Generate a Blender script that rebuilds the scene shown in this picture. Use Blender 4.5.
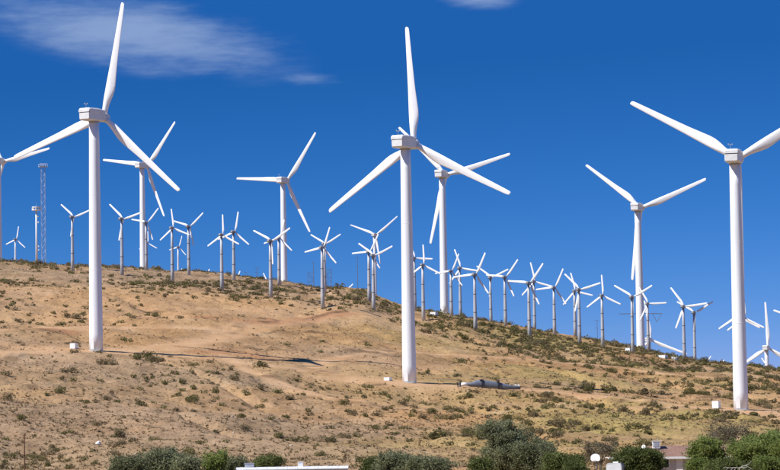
import bpy, bmesh, math, random
import numpy as np
from mathutils import Vector, Matrix

for o in list(bpy.data.objects):
    bpy.data.objects.remove(o)
random.seed(7)
RNG = np.random.default_rng(11)
SC = bpy.context.scene
COL = SC.collection

# ------------------------------------------------------------------ camera
W0, H0, F = 780.0, 470.0, 2800.0            # long lens, focal length in photo pixels
CAM = np.array([0.0, 0.0, 8.0])
PITCH = math.atan(200.0 / F)
ROLL = math.radians(0.95)
fwd = np.array([0, math.cos(PITCH), math.sin(PITCH)])
up0 = np.array([0, -math.sin(PITCH), math.cos(PITCH)])
r0 = np.array([1.0, 0, 0])
camR = r0 * math.cos(ROLL) - up0 * math.sin(ROLL)
camU = up0 * math.cos(ROLL) + r0 * math.sin(ROLL)
cd = bpy.data.cameras.new('camera')
cd.sensor_fit = 'HORIZONTAL'
cd.sensor_width = 36.0
cd.lens = F / W0 * 36.0
cd.clip_start = 1.0
cd.clip_end = 40000.0
cam = bpy.data.objects.new('camera', cd)
COL.objects.link(cam)
M = Matrix.Identity(4)
for i in range(3):
    M[i][0] = camR[i]; M[i][1] = camU[i]; M[i][2] = -fwd[i]; M[i][3] = CAM[i]
cam.matrix_world = M
SC.camera = cam

# ------------------------------------------------------------------ sky and sun
SUN_EL = math.radians(48)
SUN_AZ_LEFT = 63.0          # degrees to the left of straight back towards the viewer
a = math.radians(SUN_AZ_LEFT)
sun_h = np.array([-math.sin(a), -math.cos(a)])
sun_dir = Vector((sun_h[0] * math.cos(SUN_EL), sun_h[1] * math.cos(SUN_EL), math.sin(SUN_EL)))
sd = bpy.data.lights.new('sun', 'SUN')
sd.energy = 5.0
sd.angle = math.radians(0.53)
sd.color = (1.0, 0.965, 0.915)
sun = bpy.data.objects.new('sun', sd)
COL.objects.link(sun)
sun.rotation_euler = sun_dir.to_track_quat('Z', 'Y').to_euler()
sun.location = (0, 0, 300)

world = bpy.data.worlds.new('World')
SC.world = world
world.use_nodes = True
nt = world.node_tree
nt.nodes.clear()


def N(tree, typ, **kw):
    n = tree.nodes.new(typ)
    for k, v in kw.items():
        setattr(n, k, v)
    return n


def mathn(tree, op, a=None, b=None, c=None, clamp=False):
    n = N(tree, 'ShaderNodeMath', operation=op, use_clamp=clamp)
    for i, v in enumerate((a, b, c)):
        if v is None:
            continue
        if isinstance(v, (int, float)):
            n.inputs[i].default_value = v
        else:
            tree.links.new(v, n.inputs[i])
    return n.outputs[0]


def vmath(tree, op, a, b=None):
    n = N(tree, 'ShaderNodeVectorMath', operation=op)
    for i, v in enumerate((a, b)):
        if v is None:
            continue
        if isinstance(v, (tuple, list, Vector)):
            n.inputs[i].default_value = tuple(v)
        else:
            tree.links.new(v, n.inputs[i])
    return n


sky = N(nt, 'ShaderNodeTexSky', sky_type='NISHITA')
sky.sun_disc = False
sky.sun_elevation = SUN_EL
sky.sun_rotation = math.atan2(sun_h[0], sun_h[1])
sky.altitude = 5200.0
sky.air_density = 1.0
sky.dust_density = 0.0
sky.ozone_density = 4.0
SKY_TINT = (0.42, 0.80, 1.30)      # a polarised, deep desert blue over the whole dome
SKY_STRENGTH = 0.10
tint = N(nt, 'ShaderNodeMix', data_type='RGBA', blend_type='MULTIPLY')
tint.inputs['Factor'].default_value = 1.0
nt.links.new(sky.outputs[0], tint.inputs[6])
tint.inputs[7].default_value = (*SKY_TINT, 1)

# clear dry air: each channel steepened so the blue deepens away from the horizon
srgb = N(nt, 'ShaderNodeSeparateColor')
nt.links.new(tint.outputs[2], srgb.inputs[0])
chan = []
for i, (g, gain) in enumerate(((2.63, 10.9), (1.42, 0.656), (1.45, 0.480))):
    v = mathn(nt, 'POWER', mathn(nt, 'MULTIPLY', srgb.outputs[i], 0.11), g)
    chan.append(mathn(nt, 'MULTIPLY', v, gain / SKY_STRENGTH))
# above the frame the blue holds the tone it has at the frame's top
for i, lo in enumerate((0.011, 0.0925, 0.335)):
    chan[i] = mathn(nt, 'MAXIMUM', chan[i], lo / SKY_STRENGTH)
chan[0] = mathn(nt, 'MINIMUM', chan[0], mathn(nt, 'MULTIPLY', chan[1], 0.7))
deep = N(nt, 'ShaderNodeCombineColor')
for i in range(3):
    nt.links.new(chan[i], deep.inputs[i])

tc = N(nt, 'ShaderNodeTexCoord')
DIRV = tc.outputs['Generated']


def streak_noise(scale, sx, sy, detail, rough):
    """noise drawn out along a slightly falling line of the sky"""
    mp = N(nt, 'ShaderNodeMapping')
    mp.inputs['Rotation'].default_value = (0, math.radians(9), 0)
    mp.inputs['Scale'].default_value = (sx, sx, sy)
    nt.links.new(DIRV, mp.inputs['Vector'])
    nz = N(nt, 'ShaderNodeTexNoise')
    nz.inputs['Scale'].default_value = scale
    nz.inputs['Detail'].default_value = detail
    nz.inputs['Roughness'].default_value = rough
    nt.links.new(mp.outputs[0], nz.inputs['Vector'])
    return nz.outputs[0]


def cloud_patch(az, el, ax, by, slope):
    c = Vector((az, 1.0, el)).normalized()
    t1 = Vector((1, 0, -slope)).normalized()
    t2 = Vector((slope, 0, 1)).normalized()
    d = vmath(nt, 'SUBTRACT', DIRV, c).outputs[0]
    p1 = mathn(nt, 'DIVIDE', vmath(nt, 'DOT_PRODUCT', d, t1).outputs['Value'], ax)
    p2 = mathn(nt, 'DIVIDE', vmath(nt, 'DOT_PRODUCT', d, t2).outputs['Value'], by)
    p3 = mathn(nt, 'MULTIPLY', vmath(nt, 'DOT_PRODUCT', d, c).outputs['Value'], 4.0)
    s = mathn(nt, 'ADD', mathn(nt, 'MULTIPLY', p1, p1), mathn(nt, 'MULTIPLY', p2, p2))
    s = mathn(nt, 'ADD', s, mathn(nt, 'MULTIPLY', p3, p3))
    return mathn(nt, 'SUBTRACT', 1.0, mathn(nt, 'SQRT', s), clamp=True)


n_big = streak_noise(15.0, 1.0, 3.2, 3.0, 0.5)
n_fine = streak_noise(40.0, 1.0, 5.0, 6.0, 0.60)
body = mathn(nt, 'ADD', mathn(nt, 'MULTIPLY', n_big, 0.5), mathn(nt, 'MULTIPLY', n_fine, 0.68))


def cirrus(patch, bias, gain):
    v = mathn(nt, 'ADD', mathn(nt, 'MULTIPLY', patch, gain), body)
    mr = N(nt, 'ShaderNodeMapRange', interpolation_type='SMOOTHSTEP')
    mr.inputs['From Min'].default_value = bias
    mr.inputs['From Max'].default_value = bias + 0.62
    nt.links.new(v, mr.inputs['Value'])
    ed = mathn(nt, 'MULTIPLY', patch, 3.5, clamp=True)
    return mathn(nt, 'MULTIPLY', mr.outputs[0], ed)


k1 = cirrus(cloud_patch(-0.088, 0.1450, 0.066, 0.0165, 0.16), 0.59, 0.62)
k2 = cirrus(cloud_patch(0.033, 0.157, 0.018, 0.007, 0.02), 0.62, 0.45)
k3 = cirrus(cloud_patch(-0.030, 0.1285, 0.030, 0.0042, 0.17), 0.74, 0.26)
# thin wisps of the same cirrus over the rest of the dome
mr = N(nt, 'ShaderNodeMapRange', interpolation_type='SMOOTHSTEP')
mr.inputs['From Min'].default_value = 0.74
mr.inputs['From Max'].default_value = 1.15
nt.links.new(body, mr.inputs['Value'])
k4 = mathn(nt, 'MULTIPLY', mr.outputs[0], 0.5)
k = mathn(nt, 'MAXIMUM', mathn(nt, 'MAXIMUM', k1, k2), mathn(nt, 'MAXIMUM', k3, k4))
k = mathn(nt, 'MULTIPLY', k, 0.39)
mixc = N(nt, 'ShaderNodeMix', data_type='RGBA', blend_type='MIX')
nt.links.new(k, mixc.inputs['Factor'])
nt.links.new(deep.outputs[0], mixc.inputs[6])
mixc.inputs[7].default_value = (4.6, 5.6, 7.2, 1)
bg = N(nt, 'ShaderNodeBackground')
bg.inputs['Strength'].default_value = SKY_STRENGTH
nt.links.new(mixc.outputs[2], bg.inputs['Color'])
wo = N(nt, 'ShaderNodeOutputWorld')
nt.links.new(bg.outputs[0], wo.inputs['Surface'])

vs = SC.view_settings
vs.view_transform = 'Standard'
vs.look = 'None'
vs.exposure = 0.36
vs.gamma = 1.0
vs.use_curve_mapping = False


# ------------------------------------------------------------------ projection helpers
def unproject(u, v, y):
    """world point at distance y whose place in the photograph is (u, v)"""
    u = np.asarray(u, float); v = np.asarray(v, float); y = np.asarray(y, float)
    dx = (u - W0 / 2) / F; dy = (H0 / 2 - v) / F
    d = [camR[i] * dx + camU[i] * dy + fwd[i] for i in range(3)]
    s = (y - CAM[1]) / d[1]
    return CAM[0] + d[0] * s, y, CAM[2] + d[2] * s


def project(x, y, z):
    p = (x - CAM[0], y - CAM[1], z - CAM[2])
    a = sum(p[i] * camR[i] for i in range(3)); b = sum(p[i] * camU[i] for i in range(3))
    c = sum(p[i] * fwd[i] for i in range(3))
    return W0 / 2 + F * a / c, H0 / 2 - F * b / c


# ------------------------------------------------------------------ value noise
def _hash(ix, iy, seed):
    h = (ix.astype(np.int64) * 374761393 + iy.astype(np.int64) * 668265263 + seed * 1274126177) & 0x7fffffff
    h = ((h ^ (h >> 13)) * 1274126177) & 0x7fffffff
    h = h ^ (h >> 16)
    return (h & 0xffff) / 65535.0


def vnoise(x, y, seed=0):
    ix = np.floor(x); iy = np.floor(y)
    fx = x - ix; fy = y - iy
    fx = fx * fx * fx * (fx * (fx * 6 - 15) + 10); fy = fy * fy * fy * (fy * (fy * 6 - 15) + 10)
    a = _hash(ix, iy, seed); b = _hash(ix + 1, iy, seed)
    c = _hash(ix, iy + 1, seed); d = _hash(ix + 1, iy + 1, seed)
    return (a * (1 - fx) + b * fx) * (1 - fy) + (c * (1 - fx) + d * fx) * fy - 0.5


def fbm(x, y, wl, octs, seed=0, gain=0.5):
    t = np.zeros_like(np.asarray(x, float)); amp = 1.0
    for o in range(octs):
        t = t + amp * vnoise(x / wl + 17.3 * o, y / wl - 9.1 * o, seed + o)
        wl *= 0.5; amp *= gain
    return t


# ------------------------------------------------------------------ terrain height
RIDGE_D = 1320.0
R_U = [-300, 0, 60, 100, 150, 200, 250, 290, 318, 335, 352, 366, 378, 392, 410, 440, 480, 520, 560, 600, 640, 680, 720, 780, 1100]
R_V = [252, 264, 266, 268, 271, 276, 281, 285, 290, 288.5, 289.5, 292, 297, 303.5, 308, 314, 322, 330, 337.5, 345, 353, 361, 367, 374, 400]
P_U = [-300, 0, 96, 250, 409, 580, 738, 1100]
P_V = [318, 341, 350, 364, 378, 390.5, 400, 420]
Q_U = [-300, 100, 300, 500, 780, 1100]     # a mid row at 640 m, the shoulder above the scrub flats
Q_V = [400, 412, 425, 433, 437, 442]
L_U = [-300, 380, 470, 640, 1100]
L_A = [12, 15, 34, 66, 70]
NODE_D = np.array([-400, 150, 300, 385, 440, 640, 840, 1080, RIDGE_D, 1480, 1750, 2300, 3200, 30000.0])


def base_height(x, y):
    x = np.asarray(x, float); y = np.asarray(y, float)
    z = np.full_like(x, 20.0)
    for it in range(3):
        yy = np.maximum(y, 250.0)
        u, v = project(x * yy / np.maximum(y, 250.0), yy, z)
        u = np.clip(u, -280, 1080)
        vr = np.interp(u, R_U, R_V); vp = np.interp(u, P_U, P_V); vq = np.interp(u, Q_U, Q_V)
        drop = np.interp(u, L_U, L_A)
        Z = [np.full_like(x, -0.5), np.full_like(x, 0.6), np.full_like(x, 1.4), np.full_like(x, 2.0), np.full_like(x, 2.6)]
        zq = unproject(u, vq, 640.0)[2]; zp = unproject(u, vp, 840.0)[2]
        zr = unproject(u, vr, RIDGE_D)[2]
        Z += [zq, zp, zp + (zr - zp) * 0.56, zr]
        Z.append(unproject(u, vr + 5, 1480.0)[2])
        Z.append(unproject(u, vr + 8 + drop * 0.35, 1750.0)[2])
        Z.append(unproject(u, vr + 8 + drop, 2300.0)[2])
        Z.append(np.full_like(x, -4.0)); Z.append(np.full_like(x, -10.0))
        Z = np.array(Z)
        h = np.diff(NODE_D)
        sl = np.diff(Z, axis=0) / h[:, None]
        m = np.zeros_like(Z)
        s0, s1 = sl[:-1], sl[1:]
        ok = s0 * s1 > 0
        m[1:-1] = np.where(ok, 2 * s0 * s1 / np.where(ok, s0 + s1, 1), 0)
        i = np.clip(np.searchsorted(NODE_D, y, side='right') - 1, 0, len(h) - 1)
        j = np.arange(len(x))
        hh = h[i]; t = np.clip((y - NODE_D[i]) / hh, 0, 1)
        z = ((2 * t**3 - 3 * t**2 + 1) * Z[i, j] + (t**3 - 2 * t**2 + t) * hh * m[i, j]
             + (-2 * t**3 + 3 * t**2) * Z[i + 1, j] + (t**3 - t**2) * hh * m[i + 1, j])
    return z


def on_ground0(u, v, lo=450.0, hi=RIDGE_D):
    """distance where the smooth hillside is seen at (u, v)"""
    ys = np.linspace(lo, hi, 400)
    zz = unproject(np.full(400, u), np.full(400, v), ys)
    g = base_height(zz[0], ys)
    below = np.nonzero(g >= zz[2])[0]
    return float(ys[below[0]]) if len(below) else None


def seg_dist(x, y, pts):
    best = np.full(x.shape, 1e9)
    for (x0, y0), (x1, y1) in zip(pts[:-1], pts[1:]):
        dx, dy = x1 - x0, y1 - y0
        t = np.clip(((x - x0) * dx + (y - y0) * dy) / (dx * dx + dy * dy + 1e-9), 0, 1)
        best = np.minimum(best, np.hypot(x - x0 - t * dx, y - y0 - t * dy))
    return best


def track(pix):
    out = []
    for (u, v) in pix:
        d = on_ground0(u, v)
        if d is None:
            d = RIDGE_D
        out.append((float(unproject(u, v, d)[0]), d))
    return out


# graded dirt tracks and the cut banks beside them (followed on the ground)
TRACKS = [
    (track([(-30, 352), (60, 352), (140, 351), (215, 340), (270, 324), (330, 315), (372, 316), (420, 322)]), 7.0),
    (track([(-20, 331), (60, 328), (130, 327), (190, 329), (245, 334)]), 5.0),
    (track([(140, 351), (230, 362), (320, 372), (400, 385), (470, 387), (560, 392), (650, 402), (735, 411), (820, 418)]), 6.0),
    (track([(300, 372), (330, 360), (400, 352), (500, 357), (620, 366), (700, 378)]), 4.0),
    (track([(360, 400), (320, 394), (296, 388), (250, 372), (215, 352)]), 4.0),
]
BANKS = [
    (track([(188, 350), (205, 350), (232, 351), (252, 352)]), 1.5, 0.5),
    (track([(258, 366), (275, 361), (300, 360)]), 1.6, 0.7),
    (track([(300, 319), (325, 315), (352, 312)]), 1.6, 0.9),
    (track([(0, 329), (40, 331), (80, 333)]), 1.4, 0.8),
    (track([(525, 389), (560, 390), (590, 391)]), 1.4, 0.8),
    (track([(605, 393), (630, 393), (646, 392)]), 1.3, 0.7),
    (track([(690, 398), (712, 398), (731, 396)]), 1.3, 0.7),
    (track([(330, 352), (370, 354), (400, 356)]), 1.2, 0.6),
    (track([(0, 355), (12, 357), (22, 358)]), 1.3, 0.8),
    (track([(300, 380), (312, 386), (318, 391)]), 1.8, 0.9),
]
# short low rims that follow the contour, and patches of red cut earth
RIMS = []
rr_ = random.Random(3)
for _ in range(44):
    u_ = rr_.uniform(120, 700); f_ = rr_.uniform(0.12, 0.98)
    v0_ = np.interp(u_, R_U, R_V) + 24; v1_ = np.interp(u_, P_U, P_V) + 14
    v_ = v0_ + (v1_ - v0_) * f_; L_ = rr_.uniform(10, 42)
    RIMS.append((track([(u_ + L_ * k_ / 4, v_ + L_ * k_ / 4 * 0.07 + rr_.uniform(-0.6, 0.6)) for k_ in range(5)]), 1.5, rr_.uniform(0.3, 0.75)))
REDS = [(track([(185, 320), (215, 319), (262, 323), (300, 319), (345, 313)]), 6.0), (track([(0, 327), (50, 330), (92, 331)]), 4.0),
        (track([(100, 314), (140, 318), (175, 316)]), 4.0), (track([(190, 352), (240, 352), (262, 358)]), 4.0)]
PADS = [(96, 350), (409, 382), (738, 408)]
PADS = [(float(unproject(u, v, d)[0]), d - 5) for (u, v), d in zip(PADS, (842.0, 826.0, 786.0))]

# pads, plus ground smoothed along each tower's shadow to keep it straight
SHADOW_RUN = [(px + k * 20 * 0.89, py + k * 20 * 0.45) for px, py in PADS for k in (0, 1, 2, 3)]


def scarp(x, y, pts):
    """how far uphill of a low cut face, and how strongly it is there (it runs out at its ends)"""
    p = sorted(pts)
    px_ = [q[0] for q in p]; py_ = [q[1] for q in p]
    yl = np.interp(x, px_, py_) + fbm(x, np.zeros_like(x) + py_[0], 7, 2, 71) * 3
    L_ = px_[-1] - px_[0]
    tp = np.clip((x - px_[0]) / (0.3 * L_), 0, 1) * np.clip((px_[-1] - x) / (0.3 * L_), 0, 1)
    return y - yl, tp


def height(x, y, fine=True):
    x = np.atleast_1d(np.asarray(x, float)); y = np.atleast_1d(np.asarray(y, float))
    z = base_height(x, y)
    hill = np.clip((y - 430) / 120, 0, 1) * np.clip((2600 - y) / 600, 0.3, 1)
    pad = np.ones_like(x)
    for px, py in SHADOW_RUN:
        pad *= 1 - np.exp(-(((x - px) / 24)**2 + ((y - py) / 20)**2))
    tr = np.zeros_like(x)
    for pts, w in TRACKS:
        d = seg_dist(x, y, pts)
        tr = np.maximum(tr, np.clip(1.6 - d / w, 0, 1))
    calm = pad * (1 - 0.7 * tr)
    z = z + hill * calm * (fbm(x, y, 70, 3, 3) * 3.4 + fbm(x * 1.6, y * 0.55, 34, 3, 21) * 1.5)
    rid = np.abs(fbm(x * 1.2 + y * 0.35, y * 0.30, 46, 2, 57))
    z = z - hill * calm * 1.6 * np.clip(0.16 - rid, 0, 1) / 0.16 * np.clip((1200 - y) / 200, 0, 1)
    if fine:
        z = z + hill * (0.3 + 0.7 * calm) * (fbm(x, y, 6.0, 3, 77, 0.65) * (0.55 + 0.2 * np.clip((840 - y) / 60, 0, 1)) + fbm(x * 0.7, y, 2.6, 2, 88, 0.6) * 0.42)
    for pts, w, hgt in BANKS + RIMS:
        sd_, tp = scarp(x, y, pts)
        z = z + hgt * pad * tp * np.clip((sd_ + 1.0) / 1.6, 0, 1) * np.exp(-np.maximum(sd_ - 0.6, 0) / 11.0)
    return z


def ground(x, y):
    return float(height(x, y)[0])


def at_pixel(u, v, lo=450.0, hi=RIDGE_D + 25):
    ys = np.linspace(lo, hi, 700)
    p = unproject(np.full(700, u), np.full(700, v), ys)
    g = height(p[0], ys)
    below = np.nonzero(g >= p[2])[0]
    if len(below) == 0:
        return None
    i = below[0]
    return float(p[0][i]), float(ys[i]), float(g[i])


# ------------------------------------------------------------------ materials
def new_mat(name):
    m = bpy.data.materials.new(name)
    m.use_nodes = True
    t = m.node_tree
    return m, t, t.nodes['Principled BSDF']


def ramp(tree, fac, stops):
    r = N(tree, 'ShaderNodeValToRGB')
    e = r.color_ramp.elements
    while len(e) < len(stops):
        e.new(0.5)
    for i, (p, c) in enumerate(stops):
        e[i].position = p
        e[i].color = (*c, 1)
    tree.links.new(fac, r.inputs[0])
    return r.outputs[0]


def noise_tex(tree, scale, detail=4.0, rough=0.55, coord='Object', stretch=None):
    t = N(tree, 'ShaderNodeTexCoord')
    out = t.outputs[coord]
    if stretch:
        mp = N(tree, 'ShaderNodeMapping')
        mp.inputs['Scale'].default_value = stretch
        tree.links.new(out, mp.inputs[0])
        out = mp.outputs[0]
    n = N(tree, 'ShaderNodeTexNoise')
    n.inputs['Scale'].default_value = scale
    n.inputs['Detail'].default_value = detail
    n.inputs['Roughness'].default_value = rough
    tree.links.new(out, n.inputs['Vector'])
    return n.outputs[0]


def simple_mat(name, c1, c2, scale=1.0, rough=0.6, metal=0.0, bump=0.0, stretch=None, spec=0.4):
    m, t, b = new_mat(name)
    nz = noise_tex(t, scale, 5, 0.6, 'Object', stretch)
    t.links.new(ramp(t, nz, [(0.35, c1), (0.65, c2)]), b.inputs['Base Color'])
    b.inputs['Roughness'].default_value = rough
    b.inputs['Metallic'].default_value = metal
    b.inputs['Specular IOR Level'].default_value = spec
    if bump:
        bn = N(t, 'ShaderNodeBump')
        bn.inputs['Strength'].default_value = bump
        t.links.new(nz, bn.inputs['Height'])
        t.links.new(bn.outputs[0], b.inputs['Normal'])
    return m


MAT = {}
MAT['white_paint'] = simple_mat('white_paint', (0.70, 0.715, 0.73), (0.84, 0.85, 0.865), 0.9, 0.42, stretch=(1, 1, 0.06))
MAT['blade_paint'] = simple_mat('blade_paint', (0.80, 0.81, 0.82), (0.86, 0.865, 0.87), 0.25, 0.35)
MAT['nacelle_paint'] = simple_mat('nacelle_paint', (0.64, 0.64, 0.63), (0.73, 0.73, 0.72), 0.6, 0.45)
MAT['galvanised'] = simple_mat('galvanised', (0.37, 0.385, 0.41), (0.49, 0.50, 0.52), 0.8, 0.55, 0.1, stretch=(1, 1, 0.25))
MAT['grey_cover'] = simple_mat('grey_cover', (0.30, 0.30, 0.30), (0.40, 0.40, 0.39), 1.2, 0.55)
MAT['dark_gap'] = simple_mat('dark_gap', (0.03, 0.03, 0.03), (0.05, 0.05, 0.05), 2.0, 0.8)
MAT['mast_steel'] = simple_mat('mast_steel', (0.30, 0.32, 0.36), (0.40, 0.42, 0.45), 2.0, 0.5, 0.2)
MAT['mast_dark'] = simple_mat('mast_dark', (0.10, 0.11, 0.13), (0.15, 0.16, 0.18), 2.0, 0.6)
MAT['concrete'] = simple_mat('concrete', (0.38, 0.35, 0.31), (0.48, 0.45, 0.40), 1.5, 0.9, bump=0.2)
MAT['blade_grey'] = simple_mat('blade_grey', (0.12, 0.145, 0.19), (0.165, 0.19, 0.24), 0.6, 0.5)
MAT['strap_dark'] = simple_mat('strap_dark', (0.012, 0.013, 0.02), (0.025, 0.025, 0.03), 3.0, 0.8)
MAT['roof_brown'] = simple_mat('roof_brown', (0.27, 0.155, 0.115), (0.33, 0.20, 0.15), 3.0, 0.9, stretch=(1, 0.3, 1))
MAT['house_wall'] = simple_mat('house_wall', (0.52, 0.49, 0.44), (0.60, 0.57, 0.52), 1.4, 0.85)
MAT['trim_white'] = simple_mat('trim_white', (0.72, 0.71, 0.68), (0.80, 0.79, 0.76), 2.0, 0.6)
MAT['roof_white'] = simple_mat('roof_white', (0.68, 0.69, 0.72), (0.80, 0.80, 0.82), 0.7, 0.5, stretch=(2, 0.5, 1))
MAT['glass_dark'] = simple_mat('glass_dark', (0.02, 0.025, 0.03), (0.03, 0.035, 0.04), 1.0, 0.08, spec=0.6)
MAT['wood_pole'] = simple_mat('wood_pole', (0.12, 0.065, 0.035), (0.20, 0.11, 0.06), 3.0, 0.9, stretch=(3, 3, 0.3), bump=0.3)
MAT['rust'] = simple_mat('rust', (0.13, 0.06, 0.035), (0.20, 0.09, 0.05), 4.0, 0.85)
MAT['camper_skin'] = simple_mat('camper_skin', (0.48, 0.48, 0.47), (0.58, 0.58, 0.57), 1.0, 0.4)
MAT['bark'] = simple_mat('bark', (0.10, 0.075, 0.05), (0.19, 0.145, 0.10), 4.0, 0.95, stretch=(4, 4, 0.6), bump=0.4)
MAT['grey_bark'] = simple_mat('grey_bark', (0.26, 0.22, 0.18), (0.40, 0.35, 0.29), 4.0, 0.95, stretch=(4, 4, 0.6), bump=0.3)
MAT['pale_stone'] = simple_mat('pale_stone', (0.50, 0.47, 0.42), (0.68, 0.65, 0.60), 2.0, 0.9, bump=0.3)

MAT['tan_stone'] = simple_mat('tan_stone', (0.34, 0.27, 0.20), (0.50, 0.43, 0.35), 2.0, 0.9, bump=0.3)


def leaf_mat(name, c1, c2, c3, scale=0.6, trans=0.25):
    m, t, b = new_mat(name)
    nz = noise_tex(t, scale, 4, 0.65)
    oi = N(t, 'ShaderNodeObjectInfo')
    v = mathn(t, 'ADD', nz, mathn(t, 'MULTIPLY', mathn(t, 'SUBTRACT', oi.outputs['Random'], 0.5), 0.22))
    col = ramp(t, v, [(0.3, c1), (0.5, c2), (0.7, c3)])
    t.links.new(col, b.inputs['Base Color'])
    b.inputs['Roughness'].default_value = 0.7
    b.inputs['Specular IOR Level'].default_value = 0.25
    tr = N(t, 'ShaderNodeBsdfTranslucent')
    t.links.new(col, tr.inputs['Color'])
    mx = N(t, 'ShaderNodeMixShader')
    mx.inputs[0].default_value = trans
    t.links.new(b.outputs[0], mx.inputs[1]); t.links.new(tr.outputs[0], mx.inputs[2])
    t.links.new(mx.outputs[0], t.nodes['Material Output'].inputs['Surface'])
    return m


MAT['leaf_greygreen'] = leaf_mat('leaf_greygreen', (0.155, 0.165, 0.082), (0.22, 0.23, 0.12), (0.285, 0.29, 0.16), trans=0.45)
MAT['leaf_dark'] = leaf_mat('leaf_dark', (0.082, 0.102, 0.028), (0.125, 0.148, 0.042), (0.18, 0.20, 0.063), trans=0.45)
MAT['leaf_bright'] = leaf_mat('leaf_bright', (0.135, 0.175, 0.040), (0.195, 0.24, 0.060), (0.26, 0.30, 0.088), trans=0.45)
MAT['leaf_brown'] = leaf_mat('leaf_brown', (0.12, 0.10, 0.06), (0.17, 0.145, 0.09), (0.21, 0.18, 0.11))
MAT['shrub_green'] = leaf_mat('shrub_green', (0.115, 0.105, 0.036), (0.165, 0.148, 0.052), (0.215, 0.19, 0.074), 0.8, 0.45)
MAT['shrub_olive'] = leaf_mat('shrub_olive', (0.15, 0.118, 0.058), (0.215, 0.168, 0.085), (0.28, 0.222, 0.118), 0.8, 0.45)
MAT['dry_tuft'] = leaf_mat('dry_tuft', (0.17, 0.115, 0.060), (0.26, 0.185, 0.10), (0.36, 0.265, 0.15), 0.15)


def soil_material():
    m, t, b = new_mat('desert_soil')
    at = N(t, 'ShaderNodeAttribute', attribute_name='soil')
    sep = N(t, 'ShaderNodeSeparateColor')
    t.links.new(at.outputs['Color'], sep.inputs[0])
    road, grass, grey = sep.outputs[0], sep.outputs[1], sep.outputs[2]
    big = noise_tex(t, 0.016, 5, 0.6)
    mid = noise_tex(t, 0.12, 6, 0.65, stretch=(1, 0.4, 1))
    fin = noise_tex(t, 1.1, 6, 0.7, stretch=(1, 0.6, 1))
    c1 = ramp(t, big, [(0.3, (0.345, 0.205, 0.093)), (0.5, (0.42, 0.25, 0.115)), (0.72, (0.475, 0.295, 0.143))])
    c2 = ramp(t, mid, [(0.25, (0.58, 0.54, 0.50)), (0.5, (0.95, 0.93, 0.90)), (0.75, (1.12, 1.12, 1.12))])
    c3 = ramp(t, fin, [(0.28, (0.40, 0.36, 0.33)), (0.49, (0.96, 0.95, 0.94)), (0.8, (1.14, 1.14, 1.14))])

    def mix(f, x, y, mode='MIX'):
        n = N(t, 'ShaderNodeMix', data_type='RGBA', blend_type=mode)
        if isinstance(f, (int, float)):
            n.inputs['Factor'].default_value = f
        else:
            t.links.new(f, n.inputs['Factor'])
        for s, i in ((x, 6), (y, 7)):
            if isinstance(s, tuple):
                n.inputs[i].default_value = (*s, 1)
            else:
                t.links.new(s, n.inputs[i])
        return n.outputs[2]
    c = mix(grey, c1, (0.335, 0.228, 0.137))
    c = mix(grass, c, (0.335, 0.252, 0.095))
    pale = noise_tex(t, 0.045, 5, 0.6, stretch=(0.6, 1.3, 1))
    pm = ramp(t, pale, [(0.52, (0, 0, 0)), (0.68, (0.55, 0.55, 0.55))])
    c = mix(pm, c, (0.48, 0.335, 0.205))
    c = mix(1.0, c, c2, 'MULTIPLY')
    rc = ramp(t, mid, [(0.35, (0.475, 0.278, 0.136)), (0.65, (0.56, 0.355, 0.198))])
    c = mix(mathn(t, 'MULTIPLY', road, 0.85), c, rc)
    fm = mathn(t, 'SUBTRACT', 0.95, mathn(t, 'MULTIPLY', road, 0.6))
    c = mix(fm, c, mix(1.0, c, c3, 'MULTIPLY'))
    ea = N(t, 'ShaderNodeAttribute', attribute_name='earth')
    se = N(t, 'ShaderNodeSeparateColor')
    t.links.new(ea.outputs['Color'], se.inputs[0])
    c = mix(se.outputs[1], c, (0.36, 0.175, 0.085))      # reddish cut earth
    c = mix(se.outputs[0], c, (0.15, 0.095, 0.052))      # darker lines along the cut banks and rims
    t.links.new(c, b.inputs['Base Color'])
    b.inputs['Roughness'].default_value = 0.95
    b.inputs['Specular IOR Level'].default_value = 0.1
    bn = N(t, 'ShaderNodeBump')
    bn.inputs['Strength'].default_value = 0.6
    bn.inputs['Distance'].default_value = 0.5
    t.links.new(fin, bn.inputs['Height'])
    t.links.new(bn.outputs[0], b.inputs['Normal'])
    return m


MAT['soil'] = soil_material()


# ------------------------------------------------------------------ mesh helpers
def mesh_np(name, co, faces, mat, smooth=False):
    """faces: (n,k) int array with k = 3 or 4"""
    co = np.asarray(co, np.float32); faces = np.asarray(faces, np.int32)
    me = bpy.data.meshes.new(name)
    n, kk = faces.shape
    me.vertices.add(len(co)); me.vertices.foreach_set('co', co.ravel())
    me.loops.add(n * kk); me.loops.foreach_set('vertex_index', faces.ravel())
    me.polygons.add(n)
    me.polygons.foreach_set('loop_start', np.arange(0, n * kk, kk, dtype=np.int32))
    if smooth:
        me.polygons.foreach_set('use_smooth', np.ones(n, bool))
    me.update(calc_edges=True)
    me.validate()
    if mat:
        me.materials.append(MAT[mat])
    return me


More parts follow.
